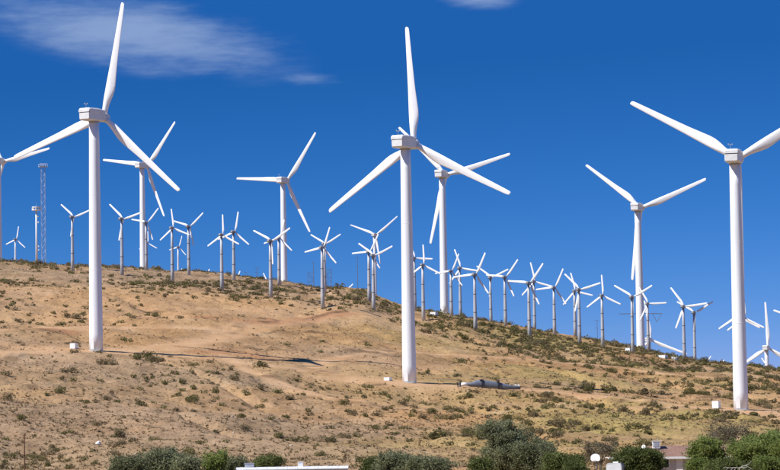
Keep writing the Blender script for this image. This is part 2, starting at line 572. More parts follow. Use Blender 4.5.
class MB:
    """collects solids for one mesh"""
    def __init__(self):
        self.v = []; self.f = []

    def add(self, vs, fs):
        o = len(self.v)
        self.v += [tuple(p) for p in vs]
        self.f += [tuple(i + o for i in f) for f in fs]
        return self

    def box(self, x0, x1, y0, y1, z0, z1):
        vs = [(x, y, z) for z in (z0, z1) for y in (y0, y1) for x in (x0, x1)]
        return self.add(vs, [(0, 2, 3, 1), (4, 5, 7, 6), (0, 1, 5, 4), (2, 6, 7, 3), (0, 4, 6, 2), (1, 3, 7, 5)])

    def prism(self, ring0, ring1):
        n = len(ring0)
        return self.add(list(ring0) + list(ring1),
                        [tuple(range(n))[::-1], tuple(range(n, 2 * n))] +
                        [(i, (i + 1) % n, n + (i + 1) % n, n + i) for i in range(n)])

    def tube(self, p0, p1, ra, rb=None, n=8):
        p0 = Vector(p0); p1 = Vector(p1); rb = ra if rb is None else rb
        ax = (p1 - p0).normalized()
        s = Vector((1, 0, 0)) if abs(ax.x) < 0.8 else Vector((0, 1, 0))
        a = ax.cross(s).normalized(); b = ax.cross(a)
        r = lambda c, q: [c + (a * math.cos(2 * math.pi * i / n) + b * math.sin(2 * math.pi * i / n)) * q for i in range(n)]
        return self.prism(r(p0, ra)[::-1], r(p1, rb)[::-1])

    def lathe(self, prof, n=24):
        """profile of (radius, z) turned round Z, closed at both ends"""
        vs = []; fs = []
        for (r, z) in prof:
            vs += [(r * math.cos(2 * math.pi * i / n), r * math.sin(2 * math.pi * i / n), z) for i in range(n)]
        for k in range(len(prof) - 1):
            for i in range(n):
                j = (i + 1) % n
                fs.append((k * n + i, k * n + j, (k + 1) * n + j, (k + 1) * n + i))
        fs.append(tuple(range(n))[::-1]); m = (len(prof) - 1) * n
        fs.append(tuple(range(m, m + n)))
        return self.add(vs, fs)

    def mesh(self, name, mat, smooth=False, auto=None):
        me = bpy.data.meshes.new(name)
        me.from_pydata([tuple(p) for p in self.v], [], self.f)
        bm = bmesh.new(); bm.from_mesh(me)
        bmesh.ops.recalc_face_normals(bm, faces=bm.faces)
        bm.to_mesh(me); bm.free()
        me.materials.append(MAT[mat])
        if smooth:
            for p in me.polygons:
                p.use_smooth = len(p.vertices) <= 4
        return me


def link(name, me, parent=None, loc=(0, 0, 0), rot=(0, 0, 0), scale=(1, 1, 1)):
    o = bpy.data.objects.new(name, me)
    COL.objects.link(o)
    o.parent = parent
    o.location = loc; o.rotation_euler = rot; o.scale = scale
    return o


def tag(o, label, cat, group=None):
    o['label'] = label; o['category'] = cat
    if group:
        o['group'] = group
    return o


def thing(name, loc, rotz, label, cat, group=None):
    o = bpy.data.objects.new(name, None)
    COL.objects.link(o)
    o.empty_display_size = 0.5
    o.location = loc; o.rotation_euler = (0, 0, rotz)
    return tag(o, label, cat, group)


# ------------------------------------------------------------------ the hill
def build_ground():
    aa = np.concatenate([-np.geomspace(6, 0.19, 26), np.linspace(-0.17, 0.17, 540), np.geomspace(0.19, 6, 26)])
    yy = np.concatenate([np.linspace(-180, 420, 60), np.linspace(421.6, 1420, 620),
                         np.linspace(1428, 2600, 80), np.geomspace(2700, 26000, 24)])
    A, Y = np.meshgrid(aa, yy)
    X = A * (Y + 200)
    x = X.ravel(); y = Y.ravel()
    z = height(x, y)
    nr, nc = X.shape
    idx = np.arange(nr * nc).reshape(nr, nc)
    f = np.stack([idx[:-1, :-1], idx[:-1, 1:], idx[1:, 1:], idx[1:, :-1]], -1).reshape(-1, 4)
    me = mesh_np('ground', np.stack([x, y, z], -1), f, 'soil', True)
    road = np.zeros_like(x)
    for pts, w in TRACKS:
        d = seg_dist(x, y, pts) + fbm(x, y, 14, 3, 5) * 5
        road = np.maximum(road, np.clip(1.35 - d / w, 0, 1))
    for px, py in PADS:
        rr = np.hypot((x - px) / 26, (y - py + 4) / 15) + fbm(x, y, 12, 3, 9) * 0.5
        road = np.maximum(road, np.clip(1.6 - rr * 1.2, 0, 1))
    bare = np.clip(fbm(x, y, 120, 3, 31) * 2.2 + 0.1, 0, 1) * np.clip((y - 780) / 100, 0, 1) * np.clip((1180 - y) / 120, 0, 1)
    road = np.maximum(road, bare * 0.7)
    u, v = project(x, np.maximum(y, 300), z)
    right = np.clip((u - 300) / 250, 0, 1)
    grass = np.clip(fbm(x, y, 60, 4, 41) * 1.6 + 0.30, 0, 1) * (0.15 + 0.85 * right) * np.clip((y - 430) / 60, 0, 1)
    grass = np.where(y < 430, 0.25, grass)
    grey = np.clip(fbm(x, y, 90, 4, 51) * 1.3 + 0.45 - 0.35 * right + 0.45 * np.clip((830 - y) / 40, 0, 1) * (1 - right), 0, 1)
    ca = me.color_attributes.new('soil', 'FLOAT_COLOR', 'POINT')
    ca.data.foreach_set('color', np.stack([road, grass, grey, np.ones_like(x)], -1).astype(np.float32).ravel())
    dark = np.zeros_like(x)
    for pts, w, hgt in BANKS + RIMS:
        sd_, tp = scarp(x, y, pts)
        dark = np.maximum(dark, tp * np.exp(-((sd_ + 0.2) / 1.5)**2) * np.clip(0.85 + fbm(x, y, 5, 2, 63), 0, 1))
    red = np.zeros_like(x)
    for pts, w in REDS:
        d = seg_dist(x, y, pts) + fbm(x, y, 12, 3, 65) * 6
        red = np.maximum(red, np.clip(1.4 - d / w, 0, 1))
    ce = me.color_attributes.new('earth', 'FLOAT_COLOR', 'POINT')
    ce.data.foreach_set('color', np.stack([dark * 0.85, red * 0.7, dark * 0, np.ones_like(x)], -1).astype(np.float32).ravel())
    o = link('ground', me)
    o['kind'] = 'structure'
    return o


build_ground()


# ------------------------------------------------------------------ wind turbine parts
def blade_mesh(name, R, stations, twist0, mat, n=14, root=0.0):
    """stations: (fraction of R, chord, thickness ratio, roundness 0..1)"""
    vs = []; fs = []
    for (t, c, th, rd) in stations:
        z = root + (R - root) * t
        tw = twist0 * (1 - t)**1.6
        ct, st = math.cos(tw), math.sin(tw)
        pre = -0.012 * R * t * t            # slight bend out of the rotor plane
        for i in range(n):
            a = 2 * math.pi * i / n
            # airfoil: leading edge at -0.3 chord, trailing at +0.7
            xa = 0.5 * math.cos(a); xs = (xa + 0.5)
            px = (xs - 0.30) * c
            ya = math.sin(a) * th * c * 0.5 * (1.0 - 0.62 * xs) * 1.35
            cx, cy = 0.5 * math.cos(a) * c, 0.5 * math.sin(a) * c * max(th, 0.9)
            X = px * (1 - rd) + cx * rd
            Y = ya * (1 - rd) + cy * rd
            vs.append((X * ct - Y * st, X * st + Y * ct - pre * 0.5, z))
    m = len(stations)
    for k in range(m - 1):
        for i in range(n):
            j = (i + 1) % n
            fs.append((k * n + i, k * n + j, (k + 1) * n + j, (k + 1) * n + i))
    fs.append(tuple(range(n))[::-1]); fs.append(tuple(range((m - 1) * n, m * n)))
    b = MB(); b.add(vs, fs)
    return b.mesh(name, mat, True)


BIG_R = 35.0
BIG_BLADE = blade_mesh('large_blade', BIG_R, [
    (0.0, 1.75, 1, 1), (0.035, 1.75, 1, 1), (0.075, 1.85, 1, 0.9), (0.12, 2.25, 0.7, 0.6), (0.17, 2.75, 0.45, 0.25),
    (0.22, 3.05, 0.33, 0.05), (0.27, 3.05, 0.28, 0), (0.35, 2.75, 0.25, 0), (0.46, 2.35, 0.22, 0), (0.60, 2.05, 0.20, 0),
    (0.74, 1.78, 0.18, 0), (0.88, 1.52, 0.16, 0), (0.95, 1.38, 0.16, 0), (0.985, 1.2, 0.16, 0), (0.996, 0.8, 0.16, 0.1), (1.0, 0.25, 0.16, 0.1)],
    math.radians(16), 'blade_paint', root=0.9)
SMALL_R = 10.5
SMALL_BLADE = blade_mesh('small_blade', SMALL_R, [
    (0.0, 0.50, 1, 1), (0.06, 0.50, 1, 0.9), (0.14, 0.85, 0.5, 0.3), (0.22, 1.10, 0.3, 0), (0.36, 1.05, 0.24, 0),
    (0.6, 0.92, 0.2, 0), (0.85, 0.80, 0.18, 0), (0.97, 0.74, 0.16, 0), (1.0, 0.45, 0.16, 0.1)],
    math.radians(14), 'blade_paint', n=10, root=0.35)


def nacelle_big():
    b = MB()

    def ring(y, w, z0, z1, ch):
        return [(-w + ch, y, z0), (w - ch, y, z0), (w, y, z0 + ch), (w, y, z1), (-w, y, z1), (-w, y, z0 + ch)]
    st = [(-5.4, 1.70, -1.35, 0.50, 0.25), (-4.9, 1.95, -1.75, 0.50, 0.35), (0.0, 2.0, -1.85, 0.50, 0.35), (3.6, 1.75, -1.75, 0.50, 0.4), (4.2, 1.5, -1.5, 0.50, 0.4)]
    b.prism(ring(*st[0]), ring(*st[1]))
    st = [(-4.898, 1.95, -1.75, 0.717, 0.35), (0.0, 2.0, -1.85, 0.717, 0.35), (3.6, 1.75, -1.75, 0.717, 0.4), (4.2, 1.5, -1.5, 0.717, 0.4)]
    R = [ring(*s) for s in st]
    for p, q in zip(R[:-1], R[1:]):
        b.prism(p, q)
    body = b.mesh('nacelle', 'nacelle_paint')
    b = MB()

    def ring2(y, w, z0, z1, ch):
        return [(-w, y, z0), (w, y, z0), (w, y, z1 - ch), (w - ch, y, z1), (-w + ch, y, z1), (-w, y, z1 - ch)]
    st = [(-5.55, 1.85, 0.72, 1.50, 0.3), (-5.0, 2.05, 0.72, 1.95, 0.35), (0.0, 2.08, 0.503, 2.0, 0.35), (3.6, 1.80, 0.503, 1.75, 0.4), (4.2, 1.5, 0.503, 1.45, 0.4)]
    st[2] = (-0.5, 2.08, 0.72, 2.0, 0.35)
    st[3] = (3.6, 1.80, 0.72, 1.75, 0.4)
    st[4] = (4.15, 1.5, 0.72, 1.45, 0.4)
    R = [ring2(*s) for s in st]
    for p, q in zip(R[:-1], R[1:]):
        b.prism(p, q)
    cover = b.mesh('roof_cover', 'nacelle_paint')
    b = MB()
    b.box(-1.60, 1.60, -5.25, -4.902, 0.502, 0.718)
    gap = b.mesh('seam', 'dark_gap')
    b = MB()
    b.tube((0, 0, 0), (0, 0, 1.5), 0.06, n=6)
    b.tube((-0.55, 0, 1.25), (0.55, 0, 1.25), 0.05, n=6)
    b.box(-0.65, -0.42, -0.12, 0.12, 1.27, 1.62)
    b.box(0.42, 0.65, -0.12, 0.12, 1.27, 1.55)
    ane = b.mesh('wind_vane', 'mast_steel')
    b = MB()
    b.lathe([(1.50, -2.30), (1.62, -2.25), (1.62, -1.87), (1.5, -1.84)], 20)
    col = b.mesh('yaw_collar', 'grey_cover', True)
    b = MB()                                       # spinner turned round Y
    b.lathe([(1.35, -1.0), (1.62, -0.7), (1.62, 0.7), (1.3, 1.35), (0.8, 1.8), (0.25, 2.0)], 20)
    b.v = [(p[0], p[2], -p[1]) for p in b.v]
    hub = b.mesh('hub', 'nacelle_paint', True)
    return body, cover, gap, ane, col, hub


NB = nacelle_big()
HUB_FRONT = 5.5


def big_tower(H, scale=1.0):
    top = H - 2.0 * scale
    prof = []
    rb, rt = 2.08 * scale, 1.5 * scale
    for kx in range(13):
        t = kx / 12
        prof.append((rb + (rt - rb) * t, -1.0 + (top + 1.0) * t))
    b = MB(); b.lathe(prof, 32)
    tower = b.mesh('tower', 'white_paint', True)
    joint = []
    for t in (0.35, 0.68):                         # bolted section joints
        b = MB()
        z = top * t; r = rb + (rt - rb) * t + 0.005
        b.lathe([(r - 0.1, z - 0.09), (r, z - 0.07), (r, z + 0.07), (r - 0.1, z + 0.09)], 32)
        joint.append(b.mesh('section_joint', 'white_paint', True))
    b = MB()
    b.box(-0.48, 0.48, -0.05, 0.05, 0.5, 2.7)
    b.box(-0.62, 0.62, -0.035, 0.03, 0.38, 2.82)
    door = b.mesh('door', 'nacelle_paint')
    b = MB()
    b.lathe([(2.6 * scale, -1.2), (2.6 * scale, -0.05), (2.5 * scale, 0.04)], 28)
    foot = b.mesh('foundation', 'concrete')
    return tower, joint, door, foot


def fit_rotor(hub, tips, yaw):
    s = 0; R = []
    for (u, v) in tips:
        dx = (u - hub[0]); dy = -(v - hub[1])
        c, sn = math.cos(ROLL), math.sin(ROLL)
        dx, dy = dx * c + dy * sn, dy * c - dx * sn
        dx /= math.cos(yaw)
        ph = math.atan2(dx, dy)
        s += complex(math.cos(3 * ph), math.sin(3 * ph)); R.append(math.hypot(dx, dy))
    return math.atan2(s.imag, s.real) / 3, sum(R) / len(R)


def big_turbine(hub, d, yaw_deg, tips, label, scale=1.0, group=None, cabinet=None):
    yaw = math.radians(yaw_deg)
    ph, rp = fit_rotor(hub, tips, yaw)
    px, py, pz = (float(q) for q in unproject(hub[0], hub[1], d))
    front = HUB_FRONT * scale
    bx, by = px - math.sin(yaw) * front, py - math.cos(yaw) * front
    gz = ground(bx, by)
    H = pz - gz
    root = thing('wind_turbine', (bx, by, gz), -yaw, label, 'wind turbine', group)
    tw, jt, dr, ft = big_tower(H, scale)
    t = link('tower', tw, root)
    for j in jt:
        link('section_joint', j, t)
    ang = math.radians(-8) + yaw
    rr = 2.06 * scale
    # the door faces the track, on the sunny side of the tower
    link('door', dr, t, (math.sin(ang - 0.35) * rr, -math.cos(ang - 0.35) * rr, 0), (0, 0, ang - 0.35))
    link('foundation', ft, root)
    s3 = (scale,) * 3
    n = link('nacelle', NB[0], root, (0, 0, H), (math.radians(2), 0, 0), s3)
    link('roof_cover', NB[1], n); link('seam', NB[2], n)
    link('wind_vane', NB[3], n, (-0.5, -3.4, 1.95))
    link('yaw_collar', NB[4], root, (0, 0, H), (0, 0, 0), s3)
    link('hub', NB[5], root, (0, front, H), (math.radians(2), 0, 0), s3)
    for kx in range(3):
        m = Matrix.Rotation(math.radians(2), 4, 'X') @ Matrix.Rotation(ph + kx * 2 * math.pi / 3, 4, 'Y')
        bl = link('blade', BIG_BLADE, root, (0, front, H), (0, 0, 0), s3)
        bl.rotation_euler = m.to_euler()
    return root


def cabinet(u, v, d, w, h, label, group=None):
    p = unproject(u, v, d)
    x, y = float(p[0]), d
    z = ground(x, y)
    root = thing('transformer_cabinet', (x, y, z), math.radians(-32), label, 'cabinet', group)
    b = MB(); b.box(-w / 2, w / 2, -w * 0.4, w * 0.4, 0.10, h)
    link('housing', b.mesh('housing', 'white_paint'), root)
    b = MB(); b.box(-w / 2 - 0.06, w / 2 + 0.06, -w * 0.4 - 0.06, w * 0.4 + 0.06, h + 0.002, h + 0.12)
    link('lid', b.mesh('lid', 'white_paint'), root)
    b = MB(); b.box(-w / 2 - 0.15, w / 2 + 0.15, -w * 0.5, w * 0.5, -0.6, 0.098)
    link('plinth', b.mesh('plinth', 'concrete'), root)
    for s in (-1, 1):
        b = MB(); b.box(s * w * 0.25 - w * 0.22, s * w * 0.25 + w * 0.22, -w * 0.4 - 0.025, -w * 0.4 - 0.002, 0.22, h - 0.12)
        link('door', b.mesh('door', 'white_paint'), root)
    return root


# the three tall turbines on the near terrace
big_turbine((104, 117), 842, 27, [(123, 0), (175, 197), (10, 158)],
            'tall white wind turbine standing on the highest part of the near terrace')
big_turbine((414, 144), 826, 28, [(407, 27), (325, 215), (506, 202)],
            'tall white wind turbine on the near terrace beside the grey blade lying on the ground')
big_turbine((738, 158.5), 786, 17, [(629, 108), (731.5, 284)],
            'tall white near terrace turbine above the brown-roofed house, one blade straight down')
cabinet(74, 349, 838, 1.9, 1.5, 'white electrical cabinet beside the near terrace turbine standing highest up the slope')
cabinet(388, 384, 822, 1.9, 0.9, 'low white electrical box beside the tall turbine nearest the grey blade')
cabinet(716.5, 410, 782, 1.95, 2.0, 'square white electrical cabinet beside the tall turbine above the brown-roofed house')

# tall turbines on and behind the crest
CREST = 'tall turbines along the crest'
big_turbine((3.6, 161.5), 1720, 28, [(53, 150.5)],
            'tall white crest turbine next to the small white turbine and antenna column', group=CREST)
big_turbine((147, 166), 1780, 30, [(176, 123), (101, 161), (162, 222)],
            'tall white crest turbine past the lattice mast, behind the upper near terrace turbine', group=CREST)
big_turbine((287, 181), 1700, 25, [(232, 180), (315, 135), (306.5, 234)],
            'tall white crest turbine on the scrubby shoulder with one blade level', group=CREST)
big_turbine((446, 175), 1380, 22, [(510, 155), (401, 126), (430, 245)],
            'tall white crest turbine behind the near turbine beside the grey blade', group=CREST)
big_turbine((641, 208), 1342, 22, [(584, 166), (702, 181), (627, 281)],
            'tall white crest turbine with two raised blades beside the small boxes on the crest', group=CREST)
big_turbine((376, 235), 2295, 20, [(348, 225), (396, 219.5)],
            'mid-sized white turbine rising behind the bare mound on the crest', scale=0.69)
big_turbine((651, 340), 2450, 24, [(692, 353.5), (647, 302), (643, 347)],
            'white turbine sunk behind the crest with one long blade lying just above it')
big_turbine((768, 348), 2130, 20, [(766, 302), (748, 362)],
            'white turbine sunk behind the low end of the crest, one blade straight up')
big_turbine((816, 326), 2130, 20, [(776, 310)],
            'white turbine beyond the low end of the crest showing only a blade tip')


# ------------------------------------------------------------------ small crest turbines
def nacelle_small():
    b = MB()
    pts = lambda y, w, z0, z1: [(-w, y, z0), (w, y, z0), (w, y, z1 * 0.6), (w * 0.6, y, z1), (-w * 0.6, y, z1), (-w, y, z1 * 0.6)]
    st = [pts(-2.2, 0.45, -0.35, 0.45), pts(-1.6, 0.65, -0.5, 0.65), pts(0.9, 0.7, -0.5, 0.7), pts(1.35, 0.45, -0.4, 0.5)]
    for p, q in zip(st[:-1], st[1:]):
        b.prism(p, q)
    body = b.mesh('nacelle', 'grey_cover')
    b = MB()
    b.box(-0.85, 0.85, -2.3, 0.6, -0.72, -0.52)
    deck = b.mesh('service_deck', 'mast_dark')
    b = MB()
    b.lathe([(0.38, -0.45), (0.5, -0.3), (0.5, 0.35), (0.3, 0.6), (0.1, 0.7)], 12)
    b.v = [(p[0], p[2], -p[1]) for p in b.v]
    hub = b.mesh('hub', 'blade_paint', True)
    return body, deck, hub


NS = nacelle_small()
SMALL_FRONT = 1.85


def small_tower(H, mat):
    b = MB()
    b.lathe([(0.84 - 0.36 * t, -0.8 + (H - 0.7 + 0.8) * t) for t in (0, 0.25, 0.5, 0.75, 1.0)], 16)
    tower = b.mesh('tower', mat, True)
    rings = []
    for t in (0.34, 0.67):
        r = 0.84 - 0.36 * t + 0.09; z = (H - 0.7) * t
        b = MB(); b.lathe([(r - 0.15, z - 0.14), (r, z - 0.1), (r, z + 0.1), (r - 0.15, z + 0.14)], 16)
        rings.append(b.mesh('flange', 'mast_dark' if mat == 'galvanised' else mat, True))
    return tower, rings


def small_turbine(hub, basev, tips, label, d=None, yaw_deg=24, mat='galvanised', group='small turbines along the crest', name='small_wind_turbine'):
    yaw = math.radians(yaw_deg)
    ph, rp = fit_rotor(hub, tips, yaw)
    if d is None:
        q = at_pixel(hub[0] + 1, basev, 900)
        d = q[1] if q else RIDGE_D + 40
    px, py, pz = (float(q) for q in unproject(hub[0], hub[1], d))
    R = rp * d / F
    s = min(max(R / SMALL_R, 0.8), 1.2)
    bx, by = px - math.sin(yaw) * SMALL_FRONT * s, py - math.cos(yaw) * SMALL_FRONT * s
    gz = ground(bx, by)
    H = pz - gz
    root = thing(name, (bx, by, gz), -yaw, label, 'wind turbine', group)
    tw, rings = small_tower(H, mat)
    link('tower', tw, root)
    for r in rings:
        link('flange', r, root)
    s3 = (s, s, s)
    n = link('nacelle', NS[0], root, (0, 0, H), (0, 0, 0), s3)
    link('service_deck', NS[1], n)
    link('hub', NS[2], root, (0, SMALL_FRONT * s, H), (0, 0, 0), s3)
    for kx in range(3):
        link('blade', SMALL_BLADE, root, (0, SMALL_FRONT * s, H), (0, ph + kx * 2 * math.pi / 3, 0), s3)
    return root


# hub, row of the tower foot, blade tips, fixed distance or None (seen on the slope)
SMALL = [
    ((74, 217), 271, [(59.5, 204), (91, 210.5)], None),
    ((123.5, 219), 275, [(109.5, 204), (143, 213), (120, 242)], None),
    ((147.5, 222.5), 270, [(157, 209.5), (130.5, 219.5), (153, 242.5)], None),
    ((173.5, 228), 282, [(173, 206), (166, 243), (186.5, 237)], None),
    ((190, 226.5), 275, [(173.5, 222), (205, 213.5), (194.5, 246)], None),
    ((223, 235), 290, [(223.5, 212), (211.5, 247), (237, 245.5)], None),
    ((235, 232), 280, [(238.5, 213), (251, 245)], None),
    ((272, 241), 297, [(253, 231), (291, 229), (273.5, 265)], None),
    ((280, 238), 285, [(291.5, 250)], None),
    ((323.5, 247.5), 307, [(329, 229.5), (306, 255), (335.5, 267.5)], None),
    ((325.5, 244), 292, [(310, 235), (341, 235)], None),
    ((370, 252), 302, [(353, 253), (380, 268)], None),
    ((374.5, 255.5), 311, [(358, 244), (393, 247)], None),
    ((415.5, 258), 311, [(433.5, 253), (413, 241)], None),
    ((424, 265), 320, [(424.5, 242), (413, 276), (440, 275)], None),
    ((452, 271), 316, [(457.5, 257.5), (463, 286)], None),
    ((461, 268), 317, [(455, 249), (480, 270.5), (450, 283)], None),
    ((476, 274.5), 331, [(456, 277), (485.5, 253), (490, 295)], None),
    ((491.5, 277.5), 321, [(475, 269), (510, 272), (489.5, 296)], None),
    ((506, 277), 326, [(519, 261.5), (487, 278), (514, 298)], None),
    ((530, 283), 338, [(509, 281.5), (544, 264.5), (540.5, 305)], None),
    ((535, 281.5), 329, [(530.5, 265.5), (521, 297), (553, 288)], None),
    ((555, 287.5), 335, [(562.5, 269.5), (535, 290), (565.5, 304)], None),
    ((575.5, 291), 336, [(570, 274), (593, 295.5), (562.5, 304)], None),
    ((580, 289.5), 344, [(566, 273), (600, 282.5), (576, 312)], None),
    ((603, 295.5), 346, [(601.5, 275), (588, 305.5), (622, 304)], None),
    ((633, 297), 353, [(616, 286.5), (653, 285)], None),
    ((648.5, 303.5), 351, [(669, 302.5), (642, 319), (641, 288)], None),
    ((684.5, 306.5), 361, [(671.5, 287.5), (707, 303), (676.5, 328)], None),
    ((695, 312.5), 358, [(712, 302.5), (676, 303), (694, 334)], None),
    ((739, 316), 366, [(717.5, 321), (762, 320)], 1380),
    ((745, 318), 369, [(742.5, 291), (759, 326)], None),
]
ORD = ['first', 'second', 'third', 'fourth', 'fifth', 'sixth', 'seventh', 'eighth', 'ninth']
# counted along the crest from things that can be found on it
ANCH = [(43, 'the lattice mast', 0), (240, 'the bushy shoulder', 8), (443, 'the tall turbine behind the grey blade', 15),
        (560, 'the bare dip', 23)]
NAMES = []
for i in range(len(SMALL)):
    if i < 7:
        NAMES.append('%s small grey-towered turbine along the crest from the lattice mast' % ORD[i])
    elif i < 15:
        NAMES.append('%s small grey-towered turbine along the crest past the one-level-blade tall turbine' % ORD[i - 7] if i > 8 else
                     ['small grey-towered turbine just in front of the tall turbine with one level blade',
                      'small grey-towered turbine tucked behind the tall turbine with one level blade'][i - 7])
    elif i < 26:
        j = i - 15
        NAMES.append('%s small grey turbine past the tall crest turbine behind the grey blade' %
                     (ORD + ['tenth', 'eleventh'])[j])
    elif i < 28:
        NAMES.append(['small grey-towered turbine in front of the tall crest turbine with two raised blades',
                      'small grey-towered turbine right behind the tall crest turbine with two raised blades'][i - 26])
    else:
        NAMES.append('%s small grey turbine past the tall crest turbine with two raised blades, downhill' % ORD[i - 28])
for (hub, bv, tips, d), nm in zip(SMALL, NAMES):
    small_turbine(hub, bv, tips, nm, d)

small_turbine((16.5, 239.5), 263, [(19, 226), (5, 244.5), (25.5, 247)], 'little white far turbine standing beside the white antenna column', 2000,
              mat='white_paint', group='white turbines far behind the crest', name='small_wind_turbine')
small_turbine((179, 247), 273, [(181, 235.5), (182, 251)], 'little white far turbine between two grey-towered turbines, blade upright', 2050,
              mat='white_paint', group='white turbines far behind the crest')
small_turbine((148, 243), 270, [(156, 248), (147.5, 235)], 'little white far turbine half hidden behind a tall crest turbine', 2000,
              mat='white_paint', group='white turbines far behind the crest')
for hub, tip in (((203, 282), (209.5, 269)), ((234, 285), (240, 271)), ((269, 286), (263, 273)), ((342, 294), (353, 284)),
                 ((703, 368), (710.5, 356)), ((719, 373), (723.5, 360)), ((770, 371), (762, 358)), ((181, 281), (181.5, 268.5))):
    small_turbine(hub, 0, [tip], 'white turbine hidden behind the crest with only a blade tip showing', 1950,
                  mat='white_paint', group='turbines hidden behind the crest')


# ------------------------------------------------------------------ masts, antenna column, pylons
def lattice(name, u, vtop, vbase, d, wpx, label, cat, mat='mast_steel', deck=True, nseg=16, taper=1.0, rt=0.12):
    px, py, pz = (float(q) for q in unproject(u, vtop, d))
    gz = ground(px, py)
    H = pz - gz
    w = wpx * d / F / 2
    root = thing(name, (px, py, gz), math.radians(20), label, cat)
    C4 = [(-1, -1), (1, -1), (1, 1), (-1, 1)]
    for sx, sy in C4:
        b = MB(); b.tube((sx * w, sy * w, -0.5), (sx * w * taper, sy * w * taper, H), rt, rt * 0.8, 6)
        link('leg', b.mesh('leg', mat), root)
    b = MB()
    for k in range(nseg):
        z0, z1 = H * k / nseg, H * (k + 1) / nseg
        w0 = w * (1 + (taper - 1) * k / nseg); w1 = w * (1 + (taper - 1) * (k + 1) / nseg)
        for i in range(4):
            p, q = C4[i], C4[(i + 1) % 4]
            if k % 2:
                p, q = q, p
            b.tube((p[0] * w0, p[1] * w0, z0), (q[0] * w1, q[1] * w1, z1), rt * 0.36, n=4)
            b.tube((p[0] * w1, p[1] * w1, z1), (q[0] * w1, q[1] * w1, z1), rt * 0.36, n=4)
    link('bracing', b.mesh('bracing', mat), root)
    return root, H, w * taper


root, H, w = lattice('lattice_mast', 43, 167, 264, 1420, 3.6, 'tall thin lattice steel mast with a small platform on top', 'mast', nseg=18, rt=0.085)
b = MB(); b.box(-2.0, 2.0, -1.9, 1.9, H + 0.002, H + 0.25)
dk = link('platform', b.mesh('platform', 'mast_steel'), root)
b = MB()
for sx in (-1.9, -0.95, 0, 0.95, 1.9):
    for sy in (-1.8, 1.8):
        b.tube((sx, sy, H + 0.25), (sx, sy, H + 1.5), 0.09, n=5)
for sy in (-1.8, 1.8):
    b.tube((-1.9, sy, H + 1.5), (1.9, sy, H + 1.5), 0.09, n=5)
link('railing', b.mesh('railing', 'white_paint'), dk)

px, py, pz = (float(q) for q in unproject(36.3, 207, 1400))
gz = ground(px, py); H = pz - gz
root = thing('antenna_column', (px, py, gz), 0, 'slim white antenna column with a wide ringed head and a cabinet at its foot', 'antenna tower')
b = MB(); b.lathe([(0.62, -0.5), (0.5, H * 0.5), (0.45, H)], 16)
link('column', b.mesh('column', 'white_paint', True), root)
b = MB(); b.lathe([(0.5, H - 1.9), (2.3, H - 1.7), (2.3, H - 1.4), (0.5, H - 1.35)], 16)
link('head_ring', b.mesh('head_ring', 'white_paint'), root)
b = MB(); b.lathe([(0.5, H - 0.4), (2.2, H - 0.3), (2.2, H + 0.1), (0.4, H + 0.2)], 16)
link('head_ring', b.mesh('head_ring', 'white_paint'), root)
for k in range(8):
    an = k * math.pi / 4
    b = MB(); cx, cy = 2.0 * math.cos(an), 2.0 * math.sin(an)
    b.box(cx - 0.2, cx + 0.2, cy - 0.2, cy + 0.2, H - 1.39, H - 0.32)
    link('antenna_panel', b.mesh('antenna_panel', 'trim_white'), root)
b = MB(); b.tube((0, 0, H + 0.2), (0, 0, H + 2.2), 0.07, n=5)
link('lightning_rod', b.mesh('lightning_rod', 'mast_steel'), root)
for zf in (0.74, 0.84, 0.27, 0.33):
    b = MB(); b.tube((0.4, 0, H * zf), (1.0, 0, H * zf), 0.08, n=5); b.lathe([(0.1, 0), (0.1, 0.01)], 6)
    b = MB(); b.box(0.4, 1.25, -0.25, 0.25, H * zf - 0.35, H * zf + 0.35)
    link('side_antenna', b.mesh('side_antenna', 'trim_white'), root)
b = MB(); b.box(-1.9, -0.65, -0.6, 0.6, -0.3, 2.2)
link('cabinet', b.mesh('cabinet', 'trim_white'), root)


def thin_mast(u, vt, d, label, group):
    px, py, pz = (float(q) for q in unproject(u, vt, d))
    gz = ground(px, py)
    root = thing('measuring_mast', (px, py, gz), 0, label, 'mast', group)
    H = pz - gz
    b = MB(); b.tube((0, 0, -0.5), (0, 0, H), 0.16, 0.10, 8)
    link('pole', b.mesh('pole', 'mast_dark'), root)
    for f in (0.98, 0.7):
        b = MB(); b.tube((-0.9, 0, H * f), (0.9, 0, H * f), 0.06, n=5); b.box(-1.0, -0.8, -0.1, 0.1, H * f, H * f + 0.3)
        link('boom', b.mesh('boom', 'mast_dark'), root)


MG = 'thin dark masts along the crest'
thin_mast(246, 272, 1400, 'shortest thin dark mast on the crest near the bushy shoulder', MG)
thin_mast(256.7, 267.5, 1400, 'thin dark mast on the crest beside a shorter one near the bushy shoulder', MG)
thin_mast(313.4, 261.5, 1420, 'thin dark mast standing between the two small lattice pylons', MG)
thin_mast(357.3, 257, 1420, 'tall thin dark mast on the bare mound of the crest', MG)
thin_mast(597, 320, 1420, 'thin dark mast on the low half of the crest', MG)
lattice('lattice_pylon', 310.5, 272.5, 290, 1500, 4.6, 'short square lattice pylon just before the thin mast, higher up the crest', 'pylon', 'mast_dark', nseg=5, rt=0.08)
lattice('lattice_pylon', 329, 269, 290, 1500, 4.2, 'short square lattice pylon just past the thin mast, lower down the crest', 'pylon', 'mast_dark', nseg=6, rt=0.08)

